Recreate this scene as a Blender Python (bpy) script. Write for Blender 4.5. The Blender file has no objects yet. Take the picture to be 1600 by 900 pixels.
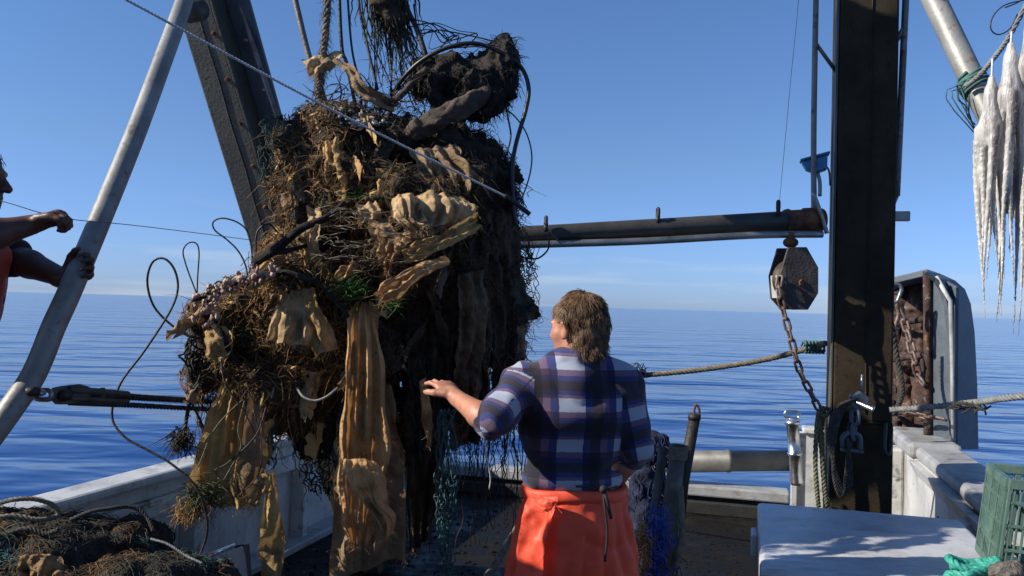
import bpy, math, random
import numpy as np
from mathutils import Vector, Matrix, noise as mnoise

SC = bpy.context.scene
COL = SC.collection
random.seed(7)
R = math.radians

# ---------------------------------------------------------------- camera
F_PX, CAMZ = 1300.0, 1.65
roll, pitch = math.atan(43/1600), math.atan(27/1300)
fwd = Vector((0, math.cos(pitch), math.sin(pitch)))
up0 = Vector((0, -math.sin(pitch), math.cos(pitch)))
rt0 = Vector((1, 0, 0))
c_, s_ = math.cos(roll), math.sin(roll)
RT = rt0*c_ + up0*s_
UP = up0*c_ - rt0*s_
cd = bpy.data.cameras.new('camera')
cam = bpy.data.objects.new('camera', cd); COL.objects.link(cam)
m = Matrix((RT, UP, -fwd)).transposed().to_4x4()
m.translation = Vector((0, 0, CAMZ))
cam.matrix_world = m
cd.sensor_width = 36; cd.lens = 36*F_PX/1600
cd.clip_start = 0.05; cd.clip_end = 60000
SC.camera = cam

# ---------------------------------------------------------------- light
SUN_H = Vector((-0.97, -0.195, 0)).normalized(); SUN_EL = R(32)
sdir = Vector((SUN_H.x*math.cos(SUN_EL), SUN_H.y*math.cos(SUN_EL), math.sin(SUN_EL)))
ld = bpy.data.lights.new('sun', 'SUN'); ld.energy = 5.0; ld.angle = R(0.5); ld.color = (1, .93, .82)
lo = bpy.data.objects.new('sun', ld); COL.objects.link(lo)
lo.rotation_euler = sdir.to_track_quat('Z', 'Y').to_euler(); lo.location = (-4, -2, 9)
W = bpy.data.worlds.new('World'); SC.world = W; W.use_nodes = True
wn, wl = W.node_tree.nodes, W.node_tree.links
sky = wn.new('ShaderNodeTexSky'); sky.sky_type = 'NISHITA'; sky.sun_disc = False
sky.sun_elevation = SUN_EL; sky.sun_rotation = math.atan2(sdir.x, sdir.y)
sky.altitude = 0; sky.air_density = 1.0; sky.dust_density = 0.25; sky.ozone_density = 3.5
bg = wn['Background']; bg.inputs[1].default_value = 0.066
# thin cirrus streaks low over the horizon, a property of the sky itself
wtc = wn.new('ShaderNodeTexCoord'); wmp = wn.new('ShaderNodeMapping'); wmp.inputs['Scale'].default_value = (3, 3, 34)
wns = wn.new('ShaderNodeTexNoise'); wns.inputs['Scale'].default_value = 1.3; wns.inputs['Detail'].default_value = 6
wcr = wn.new('ShaderNodeValToRGB'); wcr.color_ramp.elements[0].position = .50; wcr.color_ramp.elements[1].position = .78
wsx = wn.new('ShaderNodeSeparateXYZ')
wband = wn.new('ShaderNodeValToRGB')
els = wband.color_ramp.elements
els[0].position = 0.0; els[0].color = (.55, .55, .55, 1); els[1].position = .12; els[1].color = (0, 0, 0, 1)
e = els.new(.04); e.color = (.45, .45, .45, 1); 
wmul = wn.new('ShaderNodeMath'); wmul.operation = 'MULTIPLY'
wmix = wn.new('ShaderNodeMixRGB'); wmix.inputs[2].default_value = (8.2, 8.9, 9.8, 1)
wl.new(wtc.outputs['Generated'], wmp.inputs[0]); wl.new(wmp.outputs[0], wns.inputs['Vector'])
wl.new(wns.outputs['Fac'], wcr.inputs[0]); wl.new(wtc.outputs['Generated'], wsx.inputs[0])
wl.new(wsx.outputs['Z'], wband.inputs[0]); wl.new(wcr.outputs[0], wmul.inputs[0]); wl.new(wband.outputs[0], wmul.inputs[1])
wl.new(wmul.outputs[0], wmix.inputs[0])
whs = wn.new('ShaderNodeHueSaturation'); whs.inputs['Saturation'].default_value = 1.0; whs.inputs['Value'].default_value = 1.0
wtint = wn.new('ShaderNodeValToRGB'); te = wtint.color_ramp.elements       # clear marine air: bluer than the plain model
te[0].position = 0; te[0].color = (.68, .98, 1.92, 1); te[1].position = .36; te[1].color = (1.0, 1.27, 1.62, 1)
q_ = te.new(.17); q_.color = (.95, 1.13, 1.5, 1)
wgain = wn.new('ShaderNodeMixRGB'); wgain.blend_type = 'MULTIPLY'; wgain.inputs[0].default_value = 1
wl.new(wsx.outputs['Z'], wtint.inputs[0]); wl.new(sky.outputs[0], wgain.inputs[1]); wl.new(wtint.outputs[0], wgain.inputs[2])
wl.new(wgain.outputs[0], whs.inputs['Color'])
wl.new(whs.outputs[0], wmix.inputs[1])
wl.new(wmix.outputs[0], bg.inputs[0])
vs = SC.view_settings
vs.view_transform = 'Standard'; vs.look = 'None'; vs.exposure = 0.38; vs.gamma = 1
SC.cycles.max_bounces = 6

# ---------------------------------------------------------------- coordinates
def at(px, py, Y):
    """world point at depth Y (metres along +Y) behind photo pixel px,py"""
    d = fwd*F_PX + RT*(px-800) - UP*(py-450)
    return Vector((0, 0, CAMZ)) + d*(Y/d.y)
def AT(l): return [at(*p) for p in l]
YAW = R(16)
RV = Vector((math.cos(YAW), -math.sin(YAW), 0)); AV = Vector((math.sin(YAW), math.cos(YAW), 0)); ZV = Vector((0, 0, 1))
def B(u, v, z=0): return RV*u + AV*v + ZV*z     # boat frame: u to starboard, v aft

# ---------------------------------------------------------------- mesh building
def spl(pts, n=40, closed=False):
    pts = [Vector(p) for p in pts]
    if len(pts) == 2:
        return [pts[0].lerp(pts[1], i/(n-1)) for i in range(n)]
    k = len(pts); out = []
    segs = k if closed else k-1
    for i in range(n):
        t = i/(n if closed else n-1)*segs
        j = min(int(t), segs-1); f = t-j
        if closed: p0, p1, p2, p3 = pts[(j-1) % k], pts[j % k], pts[(j+1) % k], pts[(j+2) % k]
        else:
            p1, p2 = pts[j], pts[j+1]
            p0 = pts[j-1] if j > 0 else p1*2-p2
            p3 = pts[j+2] if j+2 < k else p2*2-p1
        out.append(.5*((2*p1)+(p2-p0)*f+(2*p0-5*p1+4*p2-p3)*f*f+(3*p1-p0-3*p2+p3)*f**3))
    return out

class MB:
    def __init__(s): s.v = []; s.f = []
    def add(s, vs, fs):
        b = len(s.v); s.v += vs; s.f += [tuple(i+b for i in f) for f in fs]; return s
    def box(s, c, size, axes=None):
        ax = axes or (Vector((1, 0, 0)), Vector((0, 1, 0)), ZV)
        h = [k/2 for k in size]
        vs = [Vector(c)+ax[0]*(x*h[0])+ax[1]*(y*h[1])+ax[2]*(z*h[2]) for z in (-1, 1) for y in (-1, 1) for x in (-1, 1)]
        return s.add(vs, [(0, 2, 3, 1), (4, 5, 7, 6), (0, 1, 5, 4), (2, 6, 7, 3), (0, 4, 6, 2), (1, 3, 7, 5)])
    def bb(s, u0, u1, v0, v1, z0, z1):           # box in the boat frame
        return s.box(B((u0+u1)/2, (v0+v1)/2, (z0+z1)/2), (abs(u1-u0), abs(v1-v0), abs(z1-z0)), (RV, AV, ZV))
    def prism(s, poly, off):                     # closed polygon extruded by off
        n = len(poly); poly = [Vector(p) for p in poly]; off = Vector(off)
        vs = poly+[p+off for p in poly]
        return s.add(vs, [tuple(range(n))[::-1], tuple(range(n, 2*n))]+[(i, (i+1) % n, n+(i+1) % n, n+i) for i in range(n)])
    def tube(s, pts, r, n=8, closed=False, cap=True):
        pts = [Vector(p) for p in pts]; k = len(pts)
        rr = r if isinstance(r, (list, tuple)) else [r]*k
        if len(rr) != k: rr = [rr[0]+(rr[-1]-rr[0])*i/(k-1) for i in range(k)]
        t = [(pts[min(i+1, k-1)]-pts[max(i-1, 0)]) for i in range(k)]
        if closed: t = [(pts[(i+1) % k]-pts[i-1]) for i in range(k)]
        t = [x.normalized() if x.length > 1e-9 else ZV.copy() for x in t]
        a = t[0].orthogonal().normalized(); vs = []
        for i in range(k):
            a = a-t[i]*a.dot(t[i])
            a = a.normalized() if a.length > 1e-6 else t[i].orthogonal().normalized()
            b = t[i].cross(a)
            for j in range(n):
                th = 2*math.pi*j/n
                vs.append(pts[i]+(a*math.cos(th)+b*math.sin(th))*rr[i])
        fs = []
        for i in range(k if closed else k-1):
            i2 = (i+1) % k
            for j in range(n):
                fs.append((i*n+j, i*n+(j+1) % n, i2*n+(j+1) % n, i2*n+j))
        if cap and not closed:
            fs.append(tuple(range(n))[::-1]); fs.append(tuple(range((k-1)*n, k*n)))
        return s.add(vs, fs)
    def rope(s, pts, r, pitch=None, n=5, strands=3, fuzz=0):
        pts = [Vector(p) for p in pts]
        L = sum((pts[i+1]-pts[i]).length for i in range(len(pts)-1))
        pitch = pitch or r*5
        m_ = int(min(1200, max(8, L/pitch*9)))
        P = spl(pts, m_) if m_ > len(pts) else pts
        k = len(P); frames = []; a = None
        for i in range(k):
            t = (P[min(i+1, k-1)]-P[max(i-1, 0)]).normalized()
            a = t.orthogonal().normalized() if a is None else (a-t*a.dot(t)).normalized()
            frames.append((a.copy(), t.cross(a)))
        d = L/max(1, k-1)
        for q in range(strands):
            c = []
            for i in range(k):
                th = 2*math.pi*(i*d/pitch+q/strands)
                c.append(P[i]+(frames[i][0]*math.cos(th)+frames[i][1]*math.sin(th))*r*.5)
            s.tube(c, r*.56, n)
        for _ in range(fuzz):
            i = random.randrange(k); p = P[i]
            dv = Vector((random.gauss(0, 1), random.gauss(0, 1), random.gauss(0, 1))).normalized()
            s.tube([p+dv*r*.7, p+dv*r*1.6+Vector((0, 0, -r*.2)), p+dv*r*2.1+Vector((0, 0, -r*.9))], [.0012, .0006], 3)
        return s
    def lathe(s, p0, axis, prof, n=20):          # prof: list of (dist along axis, radius)
        axis = Vector(axis).normalized()
        a = axis.orthogonal().normalized(); b = axis.cross(a); vs = []; k = len(prof)
        for d, r in prof:
            for j in range(n):
                th = 2*math.pi*j/n
                vs.append(Vector(p0)+axis*d+(a*math.cos(th)+b*math.sin(th))*max(r, 1e-4))
        fs = [(i*n+j, i*n+(j+1) % n, (i+1)*n+(j+1) % n, (i+1)*n+j) for i in range(k-1) for j in range(n)]
        fs += [tuple(range(n))[::-1], tuple(range((k-1)*n, k*n))]
        return s.add(vs, fs)
    def link(s, c, d, nrm, L, w, r, n=7):        # stadium chain link
        d = Vector(d).normalized(); nrm = Vector(nrm); nrm = (nrm-d*nrm.dot(d)).normalized(); e = d.cross(nrm)
        pts = []; hw = w/2-r; hl = L/2-r-hw
        for i in range(20):
            th = 2*math.pi*i/20
            off = hl if math.sin(th) >= 0 else -hl
            pts.append(Vector(c)+e*(math.cos(th)*hw)+d*(math.sin(th)*hw+off))
        return s.tube(pts, r, n, closed=True)
    def ball(s, c, r, n=8, sq=(1, 1, 1)):
        vs = []; fs = []; c = Vector(c)
        for i in range(n+1):
            ph = math.pi*i/n
            for j in range(n*2):
                th = math.pi*j/n
                rr = max(math.sin(ph), 1e-3)
                vs.append(c+Vector((rr*math.cos(th)*r*sq[0], rr*math.sin(th)*r*sq[1], math.cos(ph)*r*sq[2])))
        w = n*2
        fs = [(i*w+j, (i+1)*w+j, (i+1)*w+(j+1) % w, i*w+(j+1) % w) for i in range(n) for j in range(w)]
        return s.add(vs, fs)

def base_of(vs):
    xs = [v[0] for v in vs]; ys = [v[1] for v in vs]; zs = [v[2] for v in vs]
    return Vector(((min(xs)+max(xs))/2, (min(ys)+max(ys))/2, min(zs)))
def link_mesh(name, vs, fs, mat, origin, smooth, bevel=0, parent=None):
    me = bpy.data.meshes.new(name)
    me.from_pydata([tuple(Vector(v)-origin) for v in vs], [], fs); me.update()
    if smooth:
        me.polygons.foreach_set('use_smooth', [True]*len(me.polygons))
    o = bpy.data.objects.new(name, me); COL.objects.link(o)
    me.materials.append(mat)
    if bevel:
        b = o.modifiers.new('bevel', 'BEVEL'); b.width = bevel; b.segments = 2; b.limit_method = 'ANGLE'; b.angle_limit = R(40)
    if smooth == 'auto':
        pass
    if parent is not None: o.parent = parent
    return o
def thing(name, label, cat, loc, group=None):
    o = bpy.data.objects.new(name, None); COL.objects.link(o); o.location = Vector(loc); o.empty_display_size = .1
    o['label'] = label; o['category'] = cat
    if group: o['group'] = group
    return o
ROOTLOC = {}
def part(name, mb, mat, parent, smooth=True, bevel=0, label=None, kind=None):
    root = parent; org = Vector((0, 0, 0))
    while root is not None: org += root.location; root = root.parent
    o = link_mesh(name, mb.v, mb.f, mat, org, smooth, bevel, parent)
    if label: o['label'] = label
    if kind: o['kind'] = kind
    return o
def solo(name, mb, mat, label, cat, group=None, smooth=True, bevel=0, kind=None):
    b = base_of(mb.v)
    o = link_mesh(name, mb.v, mb.f, mat, b, smooth, bevel)
    o.location = b
    if kind: o['kind'] = kind
    else: o['category'] = cat
    if kind != 'structure' or label: o['label'] = label
    if group: o['group'] = group
    return o

# ---------------------------------------------------------------- numpy noise and surface nets
def _h(ix, iy, iz, sd):
    n = (ix*374761393+iy*668265263+iz*1274126177+sd*974634777) & 0xffffffff
    n = ((n ^ (n >> 13))*1274126177) & 0xffffffff
    return ((n ^ (n >> 16)) & 0xffff)/65535.0
def vnoise(x, y, z, sd=0):
    xi, yi, zi = np.floor(x).astype(np.int64), np.floor(y).astype(np.int64), np.floor(z).astype(np.int64)
    fx, fy, fz = x-xi, y-yi, z-zi
    fx, fy, fz = fx*fx*(3-2*fx), fy*fy*(3-2*fy), fz*fz*(3-2*fz)
    r = 0
    for dx in (0, 1):
        for dy in (0, 1):
            for dz in (0, 1):
                w = (fx if dx else 1-fx)*(fy if dy else 1-fy)*(fz if dz else 1-fz)
                r = r+w*_h(xi+dx, yi+dy, zi+dz, sd)
    return r*2-1
def fbm(x, y, z, o=4, sd=0):
    r = 0; a = 1
    for i in range(o):
        r = r+a*vnoise(x*2**i, y*2**i, z*2**i, sd+i); a *= .5
    return r
class Field:
    """signed distance grid; each primitive only touches the cells around it"""
    def __init__(s, lo, hi, h):
        s.lo = np.array(lo, float); s.h = h
        s.n = np.ceil((np.array(hi)-s.lo)/h).astype(int)+1
        s.D = np.full(s.n, 1.0, np.float32)
    def sub(s, lo, hi):
        a = np.clip(np.floor((np.array(lo)-s.lo)/s.h).astype(int), 0, s.n); b = np.clip(np.ceil((np.array(hi)-s.lo)/s.h).astype(int)+1, 0, s.n)
        sl = tuple(slice(a[i], b[i]) for i in range(3))
        g = np.meshgrid(*[s.lo[i]+s.h*np.arange(a[i], b[i]) for i in range(3)], indexing='ij')
        return sl, g
    def merge(s, sl, d, k):
        o = s.D[sl]
        if k > 0:
            hh = np.clip(.5+.5*(o-d)/k, 0, 1)
            s.D[sl] = o*(1-hh)+d*hh-k*hh*(1-hh)
        else: s.D[sl] = np.minimum(o, d)
    def cone(s, a, b, ra, rb, k=.02, squash=None):
        a = np.array(a, float); b = np.array(b, float); r = max(ra, rb)+k*1.5+s.h*2
        sl, g = s.sub(np.minimum(a, b)-r, np.maximum(a, b)+r)
        if g[0].size == 0: return s
        ba = b-a; L2 = max(ba@ba, 1e-12)
        p = [g[i]-a[i] for i in range(3)]
        t = np.clip((p[0]*ba[0]+p[1]*ba[1]+p[2]*ba[2])/L2, 0, 1)
        d = np.sqrt(sum((p[i]-t*ba[i])**2 for i in range(3)))-(ra+(rb-ra)*t)
        s.merge(sl, d, k); return s
    def chain(s, pts, r, k=.01):
        n = len(pts); rr = r if len(r) == n else [r[0]+(r[-1]-r[0])*i/(n-1) for i in range(n)]
        for i in range(n-1): s.cone(pts[i], pts[i+1], rr[i], rr[i+1], k)
        return s
    def ell(s, c, rad, k=.02, axes=None, cut=False):
        c = np.array(c, float); rad = np.array(rad, float)
        ax = np.array([list(q) for q in axes]) if axes else np.eye(3)
        r = rad.max()+k*1.5+s.h*2
        sl, g = s.sub(c-r, c+r)
        if g[0].size == 0: return s
        p = [g[i]-c[i] for i in range(3)]
        q = [p[0]*ax[j][0]+p[1]*ax[j][1]+p[2]*ax[j][2] for j in range(3)]
        k0 = np.sqrt(sum((q[j]/rad[j])**2 for j in range(3)))
        k1 = np.sqrt(sum((q[j]/rad[j]**2)**2 for j in range(3)))+1e-9
        d = k0*(k0-1)/k1
        if cut: s.D[sl] = np.maximum(s.D[sl], -d)
        else: s.merge(sl, d, k)
        return s
    def grid(s):
        return np.meshgrid(*[s.lo[i]+s.h*np.arange(s.n[i]) for i in range(3)], indexing='ij')
    def noise(s, amp, scale, o=3, sd=0):
        m_ = np.abs(s.D) < amp*3+s.h*2
        idx = np.nonzero(m_); P = [s.lo[i]+s.h*idx[i] for i in range(3)]
        s.D[m_] += (amp*fbm(P[0]*scale, P[1]*scale, P[2]*scale, o, sd)).astype(np.float32); return s
    def mesh(s):
        D = s.D; s.D[0] = s.D[-1] = 1; s.D[:, 0] = s.D[:, -1] = 1; s.D[:, :, 0] = s.D[:, :, -1] = 1
        ins = D < 0; n = s.n-1
        cnt = np.zeros(n, np.int8)
        offs = [(x, y, z) for x in (0, 1) for y in (0, 1) for z in (0, 1)]
        for o in offs: cnt += ins[o[0]:o[0]+n[0], o[1]:o[1]+n[1], o[2]:o[2]+n[2]]
        act = (cnt > 0) & (cnt < 8); I = np.argwhere(act)
        vid = np.full(n, -1, np.int64); vid[act] = np.arange(len(I))
        vals = np.stack([D[I[:, 0]+o[0], I[:, 1]+o[1], I[:, 2]+o[2]] for o in offs], 1)
        acc = np.zeros((len(I), 3)); num = np.zeros(len(I))
        for i in range(8):
            for j in range(i+1, 8):
                if sum(abs(offs[i][q]-offs[j][q]) for q in range(3)) != 1: continue
                a, b = vals[:, i], vals[:, j]; m_ = (a < 0) != (b < 0)
                t = np.where(m_, a/np.where(m_, a-b, 1), 0)
                pt = np.array(offs[i])[None]+t[:, None]*(np.array(offs[j])-np.array(offs[i]))[None]
                acc += np.where(m_[:, None], pt, 0); num += m_
        V = s.lo+s.h*(I+acc/num[:, None])
        Q = []
        for ax in range(3):
            b1, b2 = (ax+1) % 3, (ax+2) % 3
            sl0 = [slice(None)]*3; sl1 = [slice(None)]*3
            sl0[ax] = slice(0, -1); sl1[ax] = slice(1, None)
            E = np.argwhere(ins[tuple(sl0)] != ins[tuple(sl1)])
            E = E[(E[:, b1] > 0) & (E[:, b2] > 0) & (E[:, b1] < n[b1]) & (E[:, b2] < n[b2])]
            fl = ins[E[:, 0], E[:, 1], E[:, 2]]
            def cell(d1, d2):
                C = E.copy(); C[:, b1] += d1; C[:, b2] += d2; return vid[C[:, 0], C[:, 1], C[:, 2]]
            q = np.stack([cell(-1, -1), cell(0, -1), cell(0, 0), cell(-1, 0)], 1)
            q[~fl] = q[~fl][:, ::-1]; Q.append(q)
        Q = np.concatenate(Q); Q = Q[(Q >= 0).all(1)]
        return V, Q
    def mb(s):
        V, Q = s.mesh(); o = MB(); o.v = [Vector(v) for v in V]; o.f = [tuple(int(i) for i in q) for q in Q]
        o.np = (V, Q); return o
def surf_samples(V, Q, n, rng):
    a, b, c, d = V[Q[:, 0]], V[Q[:, 1]], V[Q[:, 2]], V[Q[:, 3]]
    nr = np.cross(c-a, d-b); A = np.linalg.norm(nr, axis=1); nr = nr/np.maximum(A, 1e-12)[:, None]
    i = rng.choice(len(Q), n, p=A/A.sum()); u, v = rng.random((n, 1)), rng.random((n, 1))
    return (a[i]*(1-u)+b[i]*u)*(1-v)+(d[i]*(1-u)+c[i]*u)*v, nr[i]

# ---------------------------------------------------------------- materials
def M(name, cols, scale=6, rough=.6, metal=0, bump=.15, bscale=70, stain=None, trans=0, stretch=(1, 1, 1), rr=0, detail=8, coat=0, spec=.5, alpha_net=None):
    mt = bpy.data.materials.new(name); mt.use_nodes = True
    n, l = mt.node_tree.nodes, mt.node_tree.links
    bs = n['Principled BSDF']; out = n['Material Output']
    tc = n.new('ShaderNodeTexCoord'); mp = n.new('ShaderNodeMapping'); mp.inputs['Scale'].default_value = stretch
    l.new(tc.outputs['Object'], mp.inputs[0])
    ns = n.new('ShaderNodeTexNoise'); ns.inputs['Scale'].default_value = scale; ns.inputs['Detail'].default_value = detail; ns.inputs['Roughness'].default_value = .62
    l.new(mp.outputs[0], ns.inputs['Vector'])
    cr = n.new('ShaderNodeValToRGB'); el = cr.color_ramp.elements
    k = len(cols)
    pos = [.33+.36*i/max(1, k-1) for i in range(k)]
    el[0].position = pos[0]; el[0].color = (*cols[0], 1)
    el[1].position = pos[-1]; el[1].color = (*cols[-1], 1)
    for i in range(1, k-1):
        q = el.new(pos[i]); q.color = (*cols[i], 1)
    l.new(ns.outputs['Fac'], cr.inputs[0]); colr = cr.outputs[0]
    for st in (stain or []):
        sc, scs, lo_, hi_ = st[:4]; stv = st[4] if len(st) > 4 else (1, 1, 1)
        mp2 = n.new('ShaderNodeMapping'); mp2.inputs['Scale'].default_value = stv; mp2.inputs['Location'].default_value = (3.1*scs, 1.7, .4)
        l.new(tc.outputs['Object'], mp2.inputs[0])
        n2 = n.new('ShaderNodeTexNoise'); n2.inputs['Scale'].default_value = scs; n2.inputs['Detail'].default_value = 9; n2.inputs['Roughness'].default_value = .68
        l.new(mp2.outputs[0], n2.inputs['Vector'])
        c2 = n.new('ShaderNodeValToRGB'); c2.color_ramp.elements[0].position = lo_; c2.color_ramp.elements[1].position = hi_
        l.new(n2.outputs['Fac'], c2.inputs[0])
        mx = n.new('ShaderNodeMixRGB'); mx.inputs[2].default_value = (*sc, 1)
        l.new(c2.outputs[0], mx.inputs[0]); l.new(colr, mx.inputs[1]); colr = mx.outputs[0]
    l.new(colr, bs.inputs['Base Color'])
    bs.inputs['Roughness'].default_value = rough; bs.inputs['Metallic'].default_value = metal
    bs.inputs['Specular IOR Level'].default_value = spec
    if coat: bs.inputs['Coat Weight'].default_value = coat; bs.inputs['Coat Roughness'].default_value = .25
    if rr:
        mr = n.new('ShaderNodeMapRange'); mr.inputs[1].default_value = .3; mr.inputs[2].default_value = .7
        mr.inputs[3].default_value = max(.03, rough-rr); mr.inputs[4].default_value = min(1, rough+rr)
        l.new(ns.outputs['Fac'], mr.inputs[0]); l.new(mr.outputs[0], bs.inputs['Roughness'])
    if bump:
        n3 = n.new('ShaderNodeTexNoise'); n3.inputs['Scale'].default_value = bscale; n3.inputs['Detail'].default_value = 6
        l.new(mp.outputs[0], n3.inputs['Vector'])
        bp = n.new('ShaderNodeBump'); bp.inputs['Strength'].default_value = bump; bp.inputs['Distance'].default_value = .02
        l.new(n3.outputs['Fac'], bp.inputs['Height']); l.new(bp.outputs[0], bs.inputs['Normal'])
    if trans:
        tr = n.new('ShaderNodeBsdfTranslucent'); ms = n.new('ShaderNodeMixShader'); ms.inputs[0].default_value = trans
        l.new(colr, tr.inputs['Color']); l.new(bs.outputs[0], ms.inputs[1]); l.new(tr.outputs[0], ms.inputs[2]); l.new(ms.outputs[0], out.inputs[0])
    return mt

RUST = (.16, .055, .02); RUSTD = (.06, .025, .012)
m_white = M('white_paint', [(.36, .36, .34), (.50, .50, .48), (.60, .60, .57)], 3, .45, stain=[((.15, .125, .10), 4, .50, .72, (1, 1, .22)), ((.10, .055, .025), 6, .62, .74, (1, 1, .12)), ((.20, .18, .15), 30, .58, .70)], bump=.1)
m_whitew = M('worn_white_paint', [(.36, .36, .34), (.52, .52, .49), (.6, .6, .57)], 5, .5, stain=[((.05, .045, .04), 9, .55, .68), ((.14, .07, .03), 3.5, .62, .75, (1, 1, .2))], bump=.15)
m_capw = M('weathered_cap_paint', [(.24, .24, .235), (.33, .33, .325), (.40, .40, .39)], 5, .5, stain=[((.09, .085, .075), 6, .56, .72), ((.12, .11, .10), 40, .6, .72)], bump=.06)
m_deck = M('wet_deck', [(.004, .0036, .003), (.008, .007, .006), (.014, .012, .010)], 4, .62, rr=.36, bump=.35, bscale=35, stain=[((.022, .018, .013), 10, .62, .72)], spec=.16)
m_dark = M('dark_stern_paint', [(.012, .012, .012), (.03, .028, .026)], 6, .6, bump=.2)
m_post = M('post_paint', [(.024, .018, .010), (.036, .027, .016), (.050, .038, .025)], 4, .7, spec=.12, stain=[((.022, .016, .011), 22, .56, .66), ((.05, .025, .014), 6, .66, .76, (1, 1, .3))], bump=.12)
m_leg = M('leg_paint', [(.05, .05, .038), (.075, .075, .056), (.10, .10, .076)], 4, .55, stain=[((.05, .03, .018), 26, .57, .64), ((.06, .045, .03), 5, .6, .72, (1, 1, .3))], bump=.12)
m_galv = M('galvanised_pipe', [(.20, .20, .19), (.30, .30, .28), (.36, .35, .33)], 8, .38, metal=.75, stain=[((.10, .06, .03), 14, .6, .7)], bump=.08, rr=.12)
m_brace = M('brace_pipe', [(.19, .19, .17), (.27, .265, .24), (.35, .34, .31)], 7, .5, metal=.2, stain=[((.12, .08, .04), 18, .57, .68), ((.2, .19, .17), 3, .5, .7)], bump=.08)
m_thinpipe = M('thin_pipe', [(.13, .11, .10), (.20, .17, .15), (.26, .22, .20)], 10, .5, metal=.3, stain=[((.10, .04, .02), 20, .55, .66)])
m_bar = M('crossbar_paint', [(.035, .033, .028), (.055, .05, .043), (.075, .07, .06)], 6, .5, metal=.1, stain=[((.10, .05, .025), 18, .62, .72)], bump=.1)
m_rust = M('rust', [RUSTD, RUST, (.24, .10, .04)], 14, .85, bump=.5, bscale=60, stain=[((.03, .02, .018), 9, .5, .64)])
m_rustp = M('rusty_plate', [(.018, .010, .008), (.055, .028, .020), (.12, .07, .052)], 8, .85, bump=.5, bscale=40, stain=[((.30, .11, .03), 5, .6, .7), ((.34, .30, .27), 17, .6, .68)])
m_doorg = M('door_grey', [(.06, .075, .09), (.09, .11, .13), (.12, .145, .16)], 5, .5, stain=[((.12, .06, .03), 8, .62, .72, (1, 1, .3)), ((.08, .09, .10), 24, .58, .68)], bump=.12)
m_chain = M('chain_steel', [(.10, .07, .06), (.18, .13, .11), (.26, .20, .18)], 22, .6, metal=.4, stain=[((.12, .045, .02), 30, .5, .65)], bump=.25)
m_steel = M('bright_steel', [(.45, .45, .46), (.6, .6, .6), (.7, .7, .7)], 12, .25, metal=.95, stain=[((.2, .15, .11), 18, .62, .7)], bump=.05, rr=.1)
m_block = M('pulley_steel', [(.035, .028, .022), (.06, .05, .042), (.10, .088, .078)], 11, .6, metal=.2, stain=[((.045, .03, .022), 7, .5, .62), ((.5, .48, .45), 20, .66, .72)], bump=.25)
m_blue = M('blue_lamp_paint', [(.02, .11, .24), (.03, .17, .34), (.05, .22, .40)], 12, .4)
m_black = M('black_rubber', [(.006, .006, .007), (.014, .014, .015)], 20, .45, bump=.1)
m_wire = M('tarred_wire', [(.008, .007, .006), (.022, .017, .013), (.04, .028, .018)], 30, .6, bump=.2)
m_rope = M('weathered_rope', [(.10, .085, .06), (.17, .145, .105), (.23, .2, .15)], 30, .85, bump=.3, bscale=150)
m_ropeg = M('grey_rope', [(.13, .135, .13), (.2, .2, .195), (.27, .27, .26)], 30, .85, bump=.3, bscale=150)
m_roped = M('dark_rope', [(.02, .019, .017), (.04, .037, .032), (.07, .062, .052)], 30, .85, bump=.3, bscale=150)
m_ropeo = M('olive_rope', [(.09, .085, .045), (.15, .14, .08), (.2, .19, .12)], 25, .85, bump=.3, bscale=150)
m_teal = M('teal_rope', [(.015, .20, .15), (.04, .34, .26), (.10, .42, .34)], 40, .6, bump=.2, bscale=150)
m_line = M('white_line', [(.5, .5, .47), (.62, .62, .6), (.7, .7, .68)], 40, .6, bump=.1)
m_crate = M('green_crate_plastic', [(.055, .105, .085), (.085, .15, .12), (.12, .19, .155)], 9, .5, stain=[((.05, .055, .045), 18, .58, .7), ((.26, .32, .28), 40, .62, .7)], bump=.08)
m_net = M('green_net', [(.012, .035, .028), (.03, .075, .058), (.06, .12, .09)], 25, .8)
m_netd = M('dark_net', [(.016, .016, .012), (.034, .031, .023), (.065, .058, .042)], 18, .85)
m_nett = M('teal_net', [(.02, .06, .055), (.05, .13, .12), (.09, .2, .18)], 25, .75)
m_netb = M('blue_net', [(.004, .008, .03), (.009, .02, .08), (.02, .045, .16)], 16, .75)
m_netpile = M('net_pile', [(.013, .011, .008), (.032, .026, .018), (.06, .05, .034)], 9, .95, bump=.8, bscale=120)
m_skin = M('skin', [(.36, .155, .095), (.46, .21, .135), (.52, .26, .175)], 14, .5, bump=.06, bscale=160, stain=[((.45, .12, .08), 9, .55, .75)])
m_skin2 = M('shaded_tan_skin', [(.07, .032, .02), (.10, .046, .03), (.13, .062, .04)], 14, .5, bump=.06, bscale=160)  # tan darkened so the colour itself carries the backlit man's shade
m_hair = M('hair_greying', [(.09, .046, .022), (.19, .108, .055), (.34, .22, .125)], 34, .55, bump=.2, bscale=200)
m_hairb = M('hair_dark', [(.012, .01, .008), (.03, .022, .018)], 30, .55)
m_apron = M('orange_oilskin', [(.70, .062, .026), (.82, .085, .036), (.85, .115, .055)], 5, .55, bump=.16, bscale=22, stain=[((.36, .035, .022), 7, .58, .76), ((.80, .30, .2), 24, .64, .74), ((.55, .05, .03), 40, .6, .7)], spec=.35)
m_cord = M('dark_cord', [(.012, .010, .010), (.03, .026, .025)], 30, .8)
m_vest = M('orange_vest', [(.36, .03, .015), (.46, .05, .02)], 6, .6)
m_tee = M('dark_shirt', [(.012, .013, .02), (.028, .03, .04)], 12, .9)
m_navy = M('navy_trousers', [(.012, .016, .03), (.03, .035, .055)], 12, .85)
m_boot = M('rubber_boot', [(.015, .02, .016), (.03, .035, .03)], 12, .4)
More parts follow.
